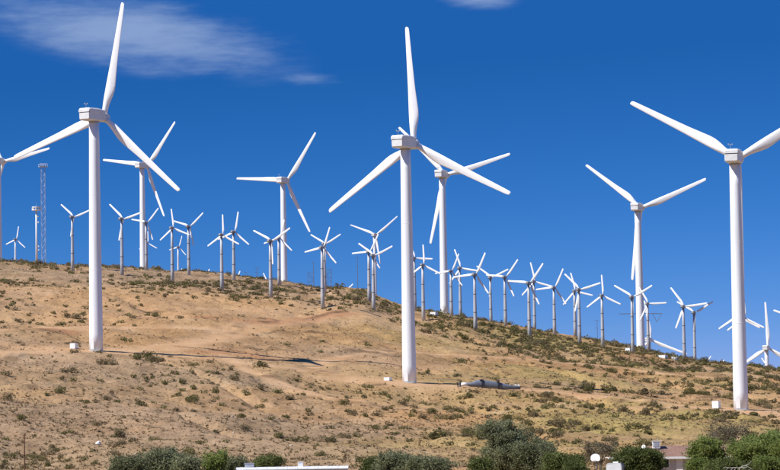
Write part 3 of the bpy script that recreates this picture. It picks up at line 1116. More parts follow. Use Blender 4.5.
# power pole with long cross-arms behind the crest turbine
px, py, pz = (float(q) for q in unproject(640.5, 312, 1460))
gz = ground(px, py); H = pz - gz
root = thing('power_pole', (px, py, gz), 0, 'dark power pole with long thin cross-arms behind the tall crest turbine', 'power pole')
b = MB(); b.tube((0, 0, -0.5), (0, 0, H), 0.3, 0.2, 8)
link('pole', b.mesh('pole', 'mast_dark'), root)
for s in (-1, 1):
    b = MB(); b.tube((0, 0, H - 0.8), (s * 11.2, 0, H - 0.8 + (-0.2 if s > 0 else 0)), 0.16, n=6)
    link('cross_arm', b.mesh('cross_arm', 'mast_dark'), root)
for xa, xb, za, zb in ((6.2, 8.4, -0.9, -5.4), (8.4, 11.0, -5.4, -1.0)):
    b = MB(); b.tube((xa, 0, H + za), (xb, 0, H + zb), 0.13, n=6)
    link('brace', b.mesh('brace', 'mast_dark'), root)

CB = 'white boxes on the crest'
for i, (u, v, w, h) in enumerate(((434, 315.5, 2.6, 1.3), (663, 358, 3.2, 1.1), (675, 360, 2.4, 1.2), (628.5, 351, 2.2, 1.2))):
    q = at_pixel(u, v, 1000)
    d = q[1] if q else RIDGE_D
    cabinet(u, v, d, w, h, ['small white box on the crest by the tall turbine behind the grey blade',
                            'longest low white box on the crest past the two-raised-blade tall turbine',
                            'second low white box on the crest, beside the longest one',
                            'small white box on the crest in front of the tall turbine with two raised blades'][i], CB)


# ------------------------------------------------------------------ blade lying on the ground
def lying_blade():
    q0 = at_pixel(458, 386, 600); q1 = at_pixel(519, 390, 600)
    d = 816.0
    x0 = float(unproject(457, 384, d)[0]); x1 = float(unproject(520.5, 384, d)[0])
    L = x1 - x0
    gz0, gz1 = ground(x0 + 1, d), ground(x1 - 2, d)
    zz0 = float(unproject(457, 378.5, d)[2]); zz1 = float(unproject(520, 385, d)[2])
    root = thing('lying_blade', (x0, d, max(gz0, gz1) * 0 + gz0), 0, 'grey turbine blade lying on dark cradles beside the middle near turbine', 'blade')
    # stations along X: (t, half height up, half height down, half depth)
    st = [(0.085, 0.45, 0.45, 0.45), (0.16, 0.45, 0.5, 0.5), (0.22, 0.85, 0.75, 0.55), (0.31, 1.35, 1.15, 0.6), (0.40, 1.55, 1.25, 0.6),
          (0.52, 1.45, 1.2, 0.5), (0.63, 1.35, 1.15, 0.45), (0.72, 1.15, 1.0, 0.4), (0.82, 0.75, 0.9, 0.35), (0.92, 0.6, 0.8, 0.28), (0.99, 0.45, 0.7, 0.2), (1.0, 0.3, 0.5, 0.1)]
    st = [(t, hu * 0.80, hd * 0.85, dp) for t, hu, hd, dp in st]
    n = 14; vs = []; fs = []
    gl = lambda t: ground(x0 + L * t, d) - gz0
    base = max(gl(t) + dn for t, u_, dn, dp in st) + 0.15
    drop = zz1 - zz0
    for (t, hu, hd, dp) in st:
        cz = max(gl(t) + hd + 0.12, base + drop * 0.6 * t)
        for i in range(n):
            a = 2 * math.pi * i / n
            s = math.sin(a)
            vs.append((L * t, math.cos(a) * dp - 0.15 * s, cz + (hu if s > 0 else hd) * s))
    m = len(st)
    for k in range(m - 1):
        for i in range(n):
            j = (i + 1) % n
            fs.append((k * n + i, k * n + j, (k + 1) * n + j, (k + 1) * n + i))
    fs.append(tuple(range(n))[::-1]); fs.append(tuple(range((m - 1) * n, m * n)))
    b = MB(); b.add(vs, fs)
    body = link('blade_shell', b.mesh('blade_shell', 'blade_grey', True), root)
    czr = vs[0][2]
    b = MB(); b.tube((L * 0.05, 0, czr), (L * 0.17, 0, czr), 0.52, n=16)
    link('root_sleeve', b.mesh('root_sleeve', 'trim_white', True), root)
    for k in range(3):
        xx = L * (0.005 + 0.02 * k)
        b = MB(); b.box(xx, xx + 0.22, -0.55, 0.55, gl(0.02) - 0.2, czr + 0.75)
        link('root_rack', b.mesh('root_rack', 'blade_grey' if k % 2 else 'strap_dark'), root)
    for t in (0.40, 0.655):
        cz = max(gl(t) + 1.15, base + drop * 0.6 * t)
        b = MB()
        b.box(L * t - 0.22, L * t + 0.22, -0.85, -0.62, gl(t) - 0.4, cz + 1.2)
        b.box(L * t - 0.22, L * t + 0.22, 0.62, 0.85, gl(t) - 0.4, cz + 1.2)
        b.box(L * t - 0.8, L * t + 0.3, -0.85, 0.85, cz + 1.203, cz + 1.42)
        link('cradle', b.mesh('cradle', 'strap_dark'), root)
    for t in (0.91, 0.955):
        cz = max(gl(t) + 0.78, base + drop * 0.6 * t)
        b = MB(); b.box(L * t, L * t + 0.5, -0.25, 0.25, cz + 0.25, cz + 0.95)
        link('tip_block', b.mesh('tip_block', 'trim_white'), root)


lying_blade()


# ------------------------------------------------------------------ shrubs
def shrub_cloud(rng, nleaf, size, flat=0.62, lobes=5):
    """leaf triangles spread through a few low lobes, unit radius"""
    c = rng.normal(0, 0.42, (lobes, 3)); c[:, 2] = np.abs(c[:, 2]) * 0.5 + 0.25
    r = rng.uniform(0.35, 0.62, lobes)
    k = rng.integers(0, lobes, nleaf)
    d = rng.normal(0, 1, (nleaf, 3)); d /= np.linalg.norm(d, axis=1)[:, None]
    p = c[k] + d * (r[k] * rng.uniform(0.55, 1.05, nleaf)**0.7)[:, None]
    p[:, 2] = np.clip(p[:, 2] * flat / 0.62, 0.02, None)
    t1 = rng.normal(0, 1, (nleaf, 3)); t1 /= np.linalg.norm(t1, axis=1)[:, None]
    t2 = rng.normal(0, 1, (nleaf, 3)); t2 /= np.linalg.norm(t2, axis=1)[:, None]
    s = size * rng.uniform(0.6, 1.3, nleaf)[:, None]
    v = np.stack([p - t1 * s, p + t1 * s * 0.6 + t2 * s * 0.7, p + t1 * s * 0.4 - t2 * s * 0.7], 1).reshape(-1, 3)
    return v


def tri_faces(n):
    return np.arange(n * 3).reshape(n, 3)


SHR = []
for i in range(6):
    rng = np.random.default_rng(100 + i)
    v = shrub_cloud(rng, 560, 0.12, lobes=rng.integers(4, 8))
    me = [mesh_np('foliage', v, tri_faces(560), m) for m in ('shrub_green', 'shrub_olive')]
    b = MB()
    for kx in range(4):
        an = rng.uniform(0, 6.28)
        b.tube((0, 0, -0.15), (0.35 * math.cos(an), 0.35 * math.sin(an), 0.45), 0.035, 0.02, 5)
    SHR.append((me, b.mesh('stem', 'bark')))

HAND = [(22, 421, 14), (140, 390, 8), (178, 396, 9), (190, 402, 16), (125, 418, 7), (60, 388, 6), (101, 382, 8), (72, 382, 10), (112, 394, 6),
        (85, 409, 5), (154, 386, 6), (195, 400, 11), (205, 394, 8), (218, 400, 8), (222, 406, 9), (235, 402, 6), (244, 405, 6), (245, 393, 8),
        (260, 390, 11), (277, 393, 10), (291, 400, 13), (266, 402, 7), (258, 409, 11), (240, 418, 11), (270, 421, 10), (287, 419, 9),
        (308, 413, 9), (306, 420, 6), (326, 442, 13), (334, 442, 14), (318, 446, 8), (277, 438, 13), (345, 405, 11), (352, 414, 13), (347, 413, 9),
        (360, 394, 8), (364, 388, 8), (371, 388, 8), (378, 417, 12), (366, 417, 10), (322, 456, 12), (461, 399, 10), (468, 399, 11),
        (472, 412, 10), (415, 408, 9), (391, 409, 9), (384, 396, 9), (390, 398, 8), (413, 417, 10), (425, 419, 12), (440, 419, 13), (452, 419, 11),
        (459, 418, 10), (463, 413, 10), (488, 411, 10), (494, 408, 8), (503, 423, 12), (510, 420, 12), (520, 421, 12), (528, 425, 13), (536, 402, 9),
        (543, 403, 10), (545, 409, 8), (530, 412, 10), (562, 424, 12), (570, 425, 12), (560, 408, 8), (562, 435, 8), (550, 425, 12), (533, 432, 13),
        (541, 434, 16), (551, 434, 14), (574, 413, 8), (450, 447, 10), (472, 446, 11), (473, 451, 8), (405, 390, 5), (588, 431, 12), (596, 430, 12),
        (629, 429, 14), (640, 429, 12), (648, 430, 12), (646, 415, 13), (614, 417, 9), (600, 411, 8), (663, 387, 9), (670, 385, 9), (681, 397, 7),
        (664, 421, 10), (711, 418, 10), (754, 416, 10), (709, 382, 9), (719, 381, 10), (726, 381, 9), (757, 404, 10), (764, 403, 10), (773, 403, 10),
        (625, 375, 9), (651, 375, 9), (690, 377, 9), (708, 395, 7), (586, 408, 5), (606, 441, 13), (775, 424, 10), (14, 311, 10), (32, 281, 8),
        (54, 314, 7), (66, 307, 7), (65, 313, 6), (103, 289, 6), (137, 299, 7), (137, 293, 6), (36, 458, 12), (46, 456, 14), (58, 452, 12),
        (12, 459, 14), (32, 465, 9), (48, 466, 11), (66, 462, 9), (85, 461, 9), (94, 465, 10), (124, 341, 9), (130, 342, 8), (427, 374, 9), (421, 375, 7),
        (4, 464, 10), (70, 469, 11), (60, 460, 9), (25, 469, 8), (270, 458, 14), (260, 462, 12), (282, 463, 11), (360, 462, 12), (372, 463, 12)]

cand = []          # x, y, radius, green?
for (u, v, w) in HAND:
    q = at_pixel(u, v, 440)
    if q:
        cand.append((q[0], q[1], w * q[1] / F / 2 * 0.95, RNG.random() < 0.72))


def density(x, y, u, v):
    n1 = fbm(x, y, 55, 3, 201) + 0.5
    n2 = fbm(x, y, 16, 2, 301) + 0.5
    below = v - np.interp(u, R_U, R_V)
    reach = np.interp(u, [0, 120, 200, 330, 420, 600, 780], [34, 30, 22, 24, 22, 20, 18])
    crest = np.clip(1.25 - below / reach, 0, 1) * np.clip((y - 900) / 60, 0, 1)
    mid = np.clip((y - 600) / 250, 0, 1)
    right = np.clip((u - 330) / 220, 0, 1)
    dd = 0.06 + 0.07 * right + 0.13 * mid * (0.7 + 0.3 * right) + 1.5 * crest
    bare = np.clip((u - 120) / 60, 0, 1) * np.clip((520 - u) / 80, 0, 1) * np.clip((y - 830) / 40, 0, 1) * np.clip(1 - crest * 1.5, 0, 1)
    dd = dd * (1 - 0.85 * bare)
    # the bare mound on the crest
    mound = np.exp(-((u - 352) / 20)**2) * np.clip((y - 1262) / 25, 0, 1)
    dd = dd * (1 - 0.9 * mound)
    tr = np.zeros_like(x)
    for pts, w in TRACKS:
        tr = np.maximum(tr, np.clip(1.5 - seg_dist(x, y, pts) / w, 0, 1))
    for px, py in PADS:
        tr = np.maximum(tr, np.clip(1.6 - np.hypot((x - px) / 18, (y - py) / 12), 0, 1))
    return dd * np.clip(n1 * 1.7 - 0.15, 0, 1.3) * np.clip(n2 * 1.6, 0, 1.3) * (1 - tr)


M0 = 30000
yy = RNG.uniform(450, 1400, M0); xx = RNG.uniform(-0.165, 0.165, M0) * yy
zz = base_height(xx, yy); uu, vv = project(xx, yy, zz)
keep = RNG.random(M0) < density(xx, yy, uu, vv) * 1.0
xx, yy, uu = xx[keep], yy[keep], uu[keep]
rad = np.exp(RNG.normal(-0.18, 0.42, len(xx)))
rad = np.clip(rad, 0.28, 2.3)
gr = RNG.random(len(xx)) < 0.55
for i in range(len(xx)):
    cand.append((xx[i], yy[i], rad[i], bool(gr[i])))
cx = np.array([c[0] for c in cand]); cy = np.array([c[1] for c in cand])
cr = np.array([c[2] for c in cand]); cg = np.array([c[3] for c in cand])
cz = height(cx, cy)
cu, cv = project(cx, cy, cz)
inside = (cu > 2) & (cu < 778) & (cv < 466)
app = np.where(inside, cr / cy, 0)
order = np.argsort(-app)
LABS = {True: ('dark green rounded desert bush scattered on the tan hillside', 'green bushes on the hillside'),
        False: ('brownish olive dry scrub bush scattered on the tan hillside', 'olive scrub bushes on the hillside')}
TERR = [p[0] for p in PADS]


def bush_label(x, y, g, r):
    zone = ('near the crest' if y > 1100 else 'between terrace and crest' if y > 870 else 'along the near terrace' if y > 770
            else 'on the lower slope' if y > 560 else 'at the foot of the hill')
    by = ('on the highest near turbine side', 'on the grey blade side', "on the brown-roofed house side")[int(np.argmin([abs(x * 820 / y - t) for t in TERR]))]
    return '%s %s bush %s, %s' % ('large' if r > 1.35 else 'small', 'dark green' if g else 'brownish olive', zone, by)


for k in order[:290]:
    (meshes, stem) = SHR[int(RNG.integers(0, 6))]
    g = bool(cg[k])
    root = thing('desert_bush', (cx[k], cy[k], cz[k] - 0.05), float(RNG.uniform(0, 6.28)), bush_label(cx[k], cy[k], g, cr[k]), 'bush', LABS[g][1])
    r = float(cr[k])
    sc = (r * RNG.uniform(0.9, 1.15), r * RNG.uniform(0.9, 1.15), r * RNG.uniform(0.75, 1.05))
    link('foliage', meshes[0 if g else 1], root, (0, 0, 0), (0, 0, 0), sc)
    link('stem', stem, root, (0, 0, 0), (0, 0, 0), sc)
print('bushes', len(cand))

rest = order[290:]
for green in (True, False):
    ids = [k for k in rest if bool(cg[k]) == green]
    V = []
    var = [shrub_cloud(np.random.default_rng(500 + q), 80, 0.27) for q in range(10)]
    for k in ids:
        v = var[int(RNG.integers(0, 10))]
        an = RNG.uniform(0, 6.28); c, s = math.cos(an), math.sin(an)
        r = cr[k]
        V.append(np.stack([(v[:, 0] * c - v[:, 1] * s) * r + cx[k], (v[:, 0] * s + v[:, 1] * c) * r + cy[k], v[:, 2] * r * 0.9 + cz[k] - 0.05], -1))
    V = np.concatenate(V)
    o = link('distant_scrub', mesh_np('distant_scrub', V, tri_faces(len(V) // 3), 'shrub_green' if green else 'shrub_olive'))
    o['kind'] = 'stuff'
    tag(o, 'scattered small %s scrub covering the hillside and crest' % ('green' if green else 'brownish olive'), 'scrub')


# dry tufts and stones: the fine grain of the slope
def tufts():
    M1 = 125000
    y = RNG.uniform(440, 1380, M1)**1.0; x = RNG.uniform(-0.15, 0.15, M1) * y
    z0 = base_height(x, y); u, v = project(x, y, z0)
    tr = np.zeros_like(x)
    for pts, w in TRACKS:
        tr = np.maximum(tr, np.clip(1.7 - seg_dist(x, y, pts) / w, 0, 1))
    for px, py in PADS:
        tr = np.maximum(tr, np.clip(1.7 - np.hypot((x - px) / 20, (y - py) / 13), 0, 1))
    dn = np.clip(fbm(x, y, 40, 3, 401) * 1.6 + 0.62, 0.1, 1) * (1 - 0.93 * tr)
    dn *= np.where(y > 840, 0.5, 1.0)
    kp = RNG.random(M1) < dn * 0.62
    x, y = x[kp], y[kp]
    z = height(x, y)
    n = len(x); nl = 8
    r = np.clip(np.exp(RNG.normal(-0.85, 0.4, n)), 0.18, 1.0)
    d = RNG.normal(0, 1, (n, nl, 3)); d[:, :, 2] = np.abs(d[:, :, 2]) * 0.8
    d /= np.linalg.norm(d, axis=2)[:, :, None]
    tip = d * (r[:, None] * RNG.uniform(0.6, 1.2, (n, nl)))[:, :, None]
    side = np.stack([-d[:, :, 1], d[:, :, 0], np.zeros((n, nl))], -1)
    wd = (r * 0.32)[:, None, None]
    o = np.stack([x, y, z - 0.03], -1)[:, None, :]
    A = o + tip * 0.12 - side * wd; B = o + tip * 0.12 + side * wd; C = o + tip
    V = np.stack([A, B, C], 2).reshape(-1, 3)
    ob = link('dry_grass_tufts', mesh_np('dry_grass_tufts', V, tri_faces(n * nl), 'dry_tuft'))
    ob['kind'] = 'stuff'
    tag(ob, 'dry brown grass tufts peppering the tan hillside', 'grass')
    print('tufts', n)


tufts()


def stones():
    n = 420
    y = RNG.uniform(450, 1250, n); x = RNG.uniform(-0.15, 0.15, n) * y
    z = height(x, y)
    r = np.clip(np.exp(RNG.normal(-1.6, 0.4, n)), 0.1, 0.45)
    base = np.array([(1, 0, 0), (0, 1, 0), (-1, 0, 0), (0, -1, 0), (0, 0, 0.8), (0, 0, -0.6)], float)
    fc = np.array([(0, 1, 4), (1, 2, 4), (2, 3, 4), (3, 0, 4), (1, 0, 5), (2, 1, 5), (3, 2, 5), (0, 3, 5)])
    V = base[None] * RNG.uniform(0.7, 1.3, (n, 6, 1)) * r[:, None, None] + np.stack([x, y, z], -1)[:, None, :]
    Fc = fc[None] + (np.arange(n) * 6)[:, None, None]
    ob = link('scattered_stones', mesh_np('scattered_stones', V.reshape(-1, 3), Fc.reshape(-1, 3), 'tan_stone'))
    ob['kind'] = 'stuff'
    tag(ob, 'small pale stones scattered over the hillside', 'stones')


stones()
q = at_pixel(98, 445, 440)
b = MB()
b.lathe([(0.35, -0.2), (0.55, 0.1), (0.45, 0.42), (0.2, 0.58)], 7)
b.v = [(p[0] * (1 + 0.2 * math.sin(5 * p[1])), p[1], p[2] * (1 + 0.2 * math.sin(4 * p[0]))) for p in b.v]
o = link('boulder', b.mesh('boulder', 'trim_white'), None, q)
tag(o, 'single bright white boulder low on the slope near the wooden post', 'boulder')


# ------------------------------------------------------------------ trees at the foot of the hill
def limb_tree(rng, H, rx, ry, trunk_h, n_limb, mat):
    """tapered trunk with forking limbs, returns mesh and the limb ends"""
    b = MB(); ends = []
    r0 = 0.035 * H
    top = Vector((rng.normal(0, 0.15), rng.normal(0, 0.15), trunk_h))
    b.tube((0, 0, -0.4), top, r0, r0 * 0.7, 8)
    for i in range(n_limb):
        an = 2 * math.pi * i / n_limb + rng.uniform(-0.4, 0.4)
        rr = rng.uniform(0.35, 0.75)
        p1 = top + Vector((math.cos(an) * rx * rr * 0.5, math.sin(an) * ry * rr * 0.5, (H - trunk_h) * rng.uniform(0.22, 0.42)))
        b.tube(top - Vector((0, 0, 0.1)), p1, r0 * 0.5, r0 * 0.32, 6)
        for k in range(3):
            p2 = p1 + Vector((math.cos(an + rng.uniform(-0.9, 0.9)) * rx * 0.4 * rng.uniform(0.4, 1), math.sin(an + rng.uniform(-0.9, 0.9)) * ry * 0.4 * rng.uniform(0.4, 1),
                              (H - trunk_h) * rng.uniform(0.08, 0.4)))
            b.tube(p1, p2, r0 * 0.3, r0 * 0.1, 5)
            ends.append(p2)
            for j in range(2):
                p3 = p2 + Vector((rng.normal(0, rx * 0.16), rng.normal(0, ry * 0.16), rng.uniform(0.0, 0.22) * H))
                b.tube(p2, p3, r0 * 0.11, r0 * 0.03, 4)
                ends.append(p3)
    return b.mesh('trunk', mat), ends


def crown(rng, H, rx, ry, z0, ncl, nleaf, leaf, mat, ends=(), spread=0.55, pointy=0.0):
    C = []
    while len(C) < ncl:
        p = rng.uniform(-1, 1, 3)
        rr = np.linalg.norm(p)
        if rr > 1 or rr < 0.2:
            continue
        hgt = (p[2] + 1) / 2
        k = 1 - pointy * hgt
        # an uneven outline: lobes of the crown differ from side to side
        lob = 0.95 + 0.22 * math.sin(3 * math.atan2(p[1], p[0]) + H) + 0.14 * math.sin(5 * p[2] + H)
        C.append((p[0] * rx * k * lob, p[1] * ry * k * lob, z0 + hgt * (H - z0) * (0.95 + 0.10 * math.sin(4 * p[0] + 2 * p[1] + H))))
    C = np.array(C)
    if len(ends):
        C = np.concatenate([C, np.array([tuple(e) for e in ends])])
    nc = len(C)
    k = rng.integers(0, nc, nleaf)
    cr_ = rng.uniform(0.5, 1.2, nc) * spread
    p = C[k] + rng.normal(0, 0.5, (nleaf, 3)) * cr_[k][:, None] * np.array([1, 1, 0.8])
    p[:, 2] = np.maximum(p[:, 2], 0.05)
    t1 = rng.normal(0, 1, (nleaf, 3)); t1 /= np.linalg.norm(t1, axis=1)[:, None]
    t2 = np.cross(t1, rng.normal(0, 1, (nleaf, 3))); t2 /= np.linalg.norm(t2, axis=1)[:, None]
    s = leaf * rng.uniform(0.6, 1.35, nleaf)[:, None]
    v = np.stack([p - t1 * s, p + t2 * s * 0.45, p + t1 * s, p - t2 * s * 0.45], 1).reshape(-1, 4, 3).reshape(-1, 3)
    return mesh_np('crown', v, np.arange(nleaf * 4).reshape(nleaf, 4), mat)


def tree(name, u, vtop, wpx, d, mat, label, cat='tree', bark='bark', nleaf=7000, ncl=60, leaf=0.15, trunk=0.25, z0=-0.05, pointy=0.0, spread=0.85, seed=0, group=None):
    px, py, pz = (float(q) for q in unproject(u, vtop, d))
    gz = ground(px, py)
    H = pz - gz
    rx = wpx * d / F / 2
    rng = np.random.default_rng(900 + seed)
    root = thing(name, (px, py, gz), 0, label, cat, group)
    tm, ends = limb_tree(rng, H, rx, rx * 0.9, H * trunk, 6, bark)
    link('trunk', tm, root)
    if nleaf:
        if not name.startswith('dry'):
            nleaf = int(nleaf * 2.3); ncl = int(ncl * 1.6)
        link('crown', crown(rng, H, rx, rx * 0.9, H * z0, ncl, nleaf, leaf, mat, ends, spread, pointy), root)
    return root


BG = 'bushes and trees at the foot of the hill'
tree('olive_tree', 507, 423, 60, 392, 'leaf_greygreen', 'big grey-green leafy tree, the tallest at the foot of the hill', nleaf=15000, ncl=90, seed=1, pointy=0.25, group=BG)
tree('olive_tree', 536, 440, 52, 388, 'leaf_greygreen', 'grey-green tree leaning against the tallest tree, lower than it', nleaf=9000, seed=2, pointy=0.2, group=BG)
tree('leafy_tree', 563, 455, 44, 372, 'leaf_dark', 'dark green low tree between the grey-green trees and the basketball board', nleaf=6500, seed=3, group=BG)
tree('leafy_tree', 640, 448.5, 50, 372, 'leaf_dark', 'dark green round tree in front of the brown-roofed house, beside the camper', nleaf=11000, ncl=80, seed=4, group=BG)
tree('leafy_tree', 709, 439, 38, 374, 'leaf_bright', 'fresh green tree hiding the middle of the brown-roofed house', nleaf=9000, seed=5, group=BG)
tree('dry_tree', 727, 417, 50, 405, 'leaf_brown', 'sparse brownish dry tree behind the house', bark='grey_bark', nleaf=6500, ncl=70, leaf=0.12, seed=6, spread=0.9, group=BG)
tree('leafy_tree', 766, 431, 62, 384, 'leaf_bright', 'broad fresh green tree past the house, beside the dry tree', nleaf=13000, ncl=90, seed=7, group=BG)
tree('leafy_tree', 792, 437, 50, 378, 'leaf_bright', 'fresh green tree farthest past the house', nleaf=7000, seed=8, group=BG)
tree('leafy_tree', 728, 462, 50, 352, 'leaf_dark', 'dark low bushy tree in front of the house with a bleached bare branch', nleaf=6000, seed=9, group=BG)
tree('dry_tree', 600, 441, 40, 408, 'leaf_brown', 'sparse greyish dry tree behind the basketball board', bark='grey_bark', nleaf=4200, ncl=50, leaf=0.12, seed=10, spread=0.9, group=BG)
tree('leafy_bush', 129, 456, 42, 372, 'leaf_greygreen', 'small grey-green bushy tree at the foot of the slope nearest the wooden post', nleaf=5000, seed=11, trunk=0.15, group=BG)
tree('leafy_bush', 160, 448, 48, 380, 'leaf_greygreen', 'wide grey-green bushy tree at the foot of the slope, second from the wooden post', nleaf=9000, ncl=80, seed=12, trunk=0.15, group=BG)
tree('leafy_bush', 188, 455, 30, 376, 'leaf_greygreen', 'narrow grey-green bushy tree beside the wide one, third from the wooden post', nleaf=4500, seed=13, trunk=0.15, group=BG)
tree('leafy_bush', 215, 452, 26, 384, 'leaf_bright', 'yellow-green topped bushy tree at the foot of the slope, fourth from the wooden post', nleaf=4500, seed=14, trunk=0.15, group=BG)
tree('leafy_bush', 236, 458, 28, 390, 'leaf_greygreen', 'grey-green bush just behind the end of the white mobile home', nleaf=4000, seed=15, trunk=0.15, group=BG)
tree('leafy_bush', 265, 458, 32, 402, 'leaf_dark', 'dark olive bush behind the white mobile home', nleaf=4000, seed=16, trunk=0.15, group=BG)
tree('leafy_bush', 394, 454, 40, 380, 'leaf_greygreen', 'grey-green bushy tree past the far end of the white mobile home', nleaf=7500, ncl=70, seed=17, trunk=0.15, group=BG)
tree('leafy_bush', 428, 457, 46, 376, 'leaf_greygreen', 'wide low grey-green bushy tree between mobile home and tallest tree', nleaf=7000, ncl=70, seed=18, trunk=0.15, group=BG)
tree('leafy_bush', 372, 460, 22, 396, 'leaf_dark', 'small dark green bush at the end of the white mobile home', nleaf=3000, seed=19, trunk=0.15, group=BG)
tree('leafy_bush', 480, 459, 22, 372, 'leaf_dark', 'small dark green bush at the foot of the tallest tree', nleaf=3000, seed=20, trunk=0.15, group=BG)
tree('leafy_bush', 574, 463, 22, 360, 'leaf_dark', 'small dark bush next to the basketball post', nleaf=3000, seed=21, trunk=0.15, group=BG)

tree('leafy_tree', 748, 442, 40, 380, 'leaf_bright', 'fresh green tree squeezed between the dry tree and the broad green tree', nleaf=7000, seed=22, group=BG)
tree('leafy_bush', 699, 461, 20, 364, 'leaf_bright', 'low fresh green bush in front of the house beside its door', nleaf=3500, seed=23, trunk=0.15, group=BG)
tree('leafy_bush', 768, 458, 44, 360, 'leaf_bright', 'low fresh green bush in front of the broad green tree', nleaf=5000, seed=24, trunk=0.15, group=BG)
# bleached bare branch
px, py, pz = (float(q) for q in unproject(742, 459.5, 347))
gz = ground(px, py); H = pz - gz
rng = np.random.default_rng(5)
b = MB()
tips_ = [(Vector((0, 0, -0.3)), Vector((0.15, 0, 1)), 0.11, H * 0.75, 0)]
while tips_:
    p, dr_, r_, L_, lev = tips_.pop()
    for q_ in range(3):                       # crooked limb in three lengths
        dr_ = (dr_ + Vector((rng.normal(0, 0.28), rng.normal(0, 0.2), rng.normal(0, 0.16)))).normalized()
        p2 = p + dr_ * L_ / 3
        b.tube(p, p2, r_, r_ * 0.85, 6)
        p = p2; r_ *= 0.85
        if lev < 3 and (q_ == 2 or rng.random() < 0.5):
            for k_ in range(2 if q_ == 2 else 1):
                nd = (dr_ * 0.5 + Vector((rng.normal(0.25, 0.8), rng.normal(0, 0.5), rng.normal(-0.05, 0.35)))).normalized()
                tips_.append((p, nd, r_ * 0.72, L_ * rng.uniform(0.4, 0.7) if lev else 1.3, lev + 1))
o = link('dead_branch', b.mesh('dead_branch', 'pale_stone'), None, (px, py, gz))
tag(o, 'bleached bare dead branch sticking out of the dark bushes', 'branch')


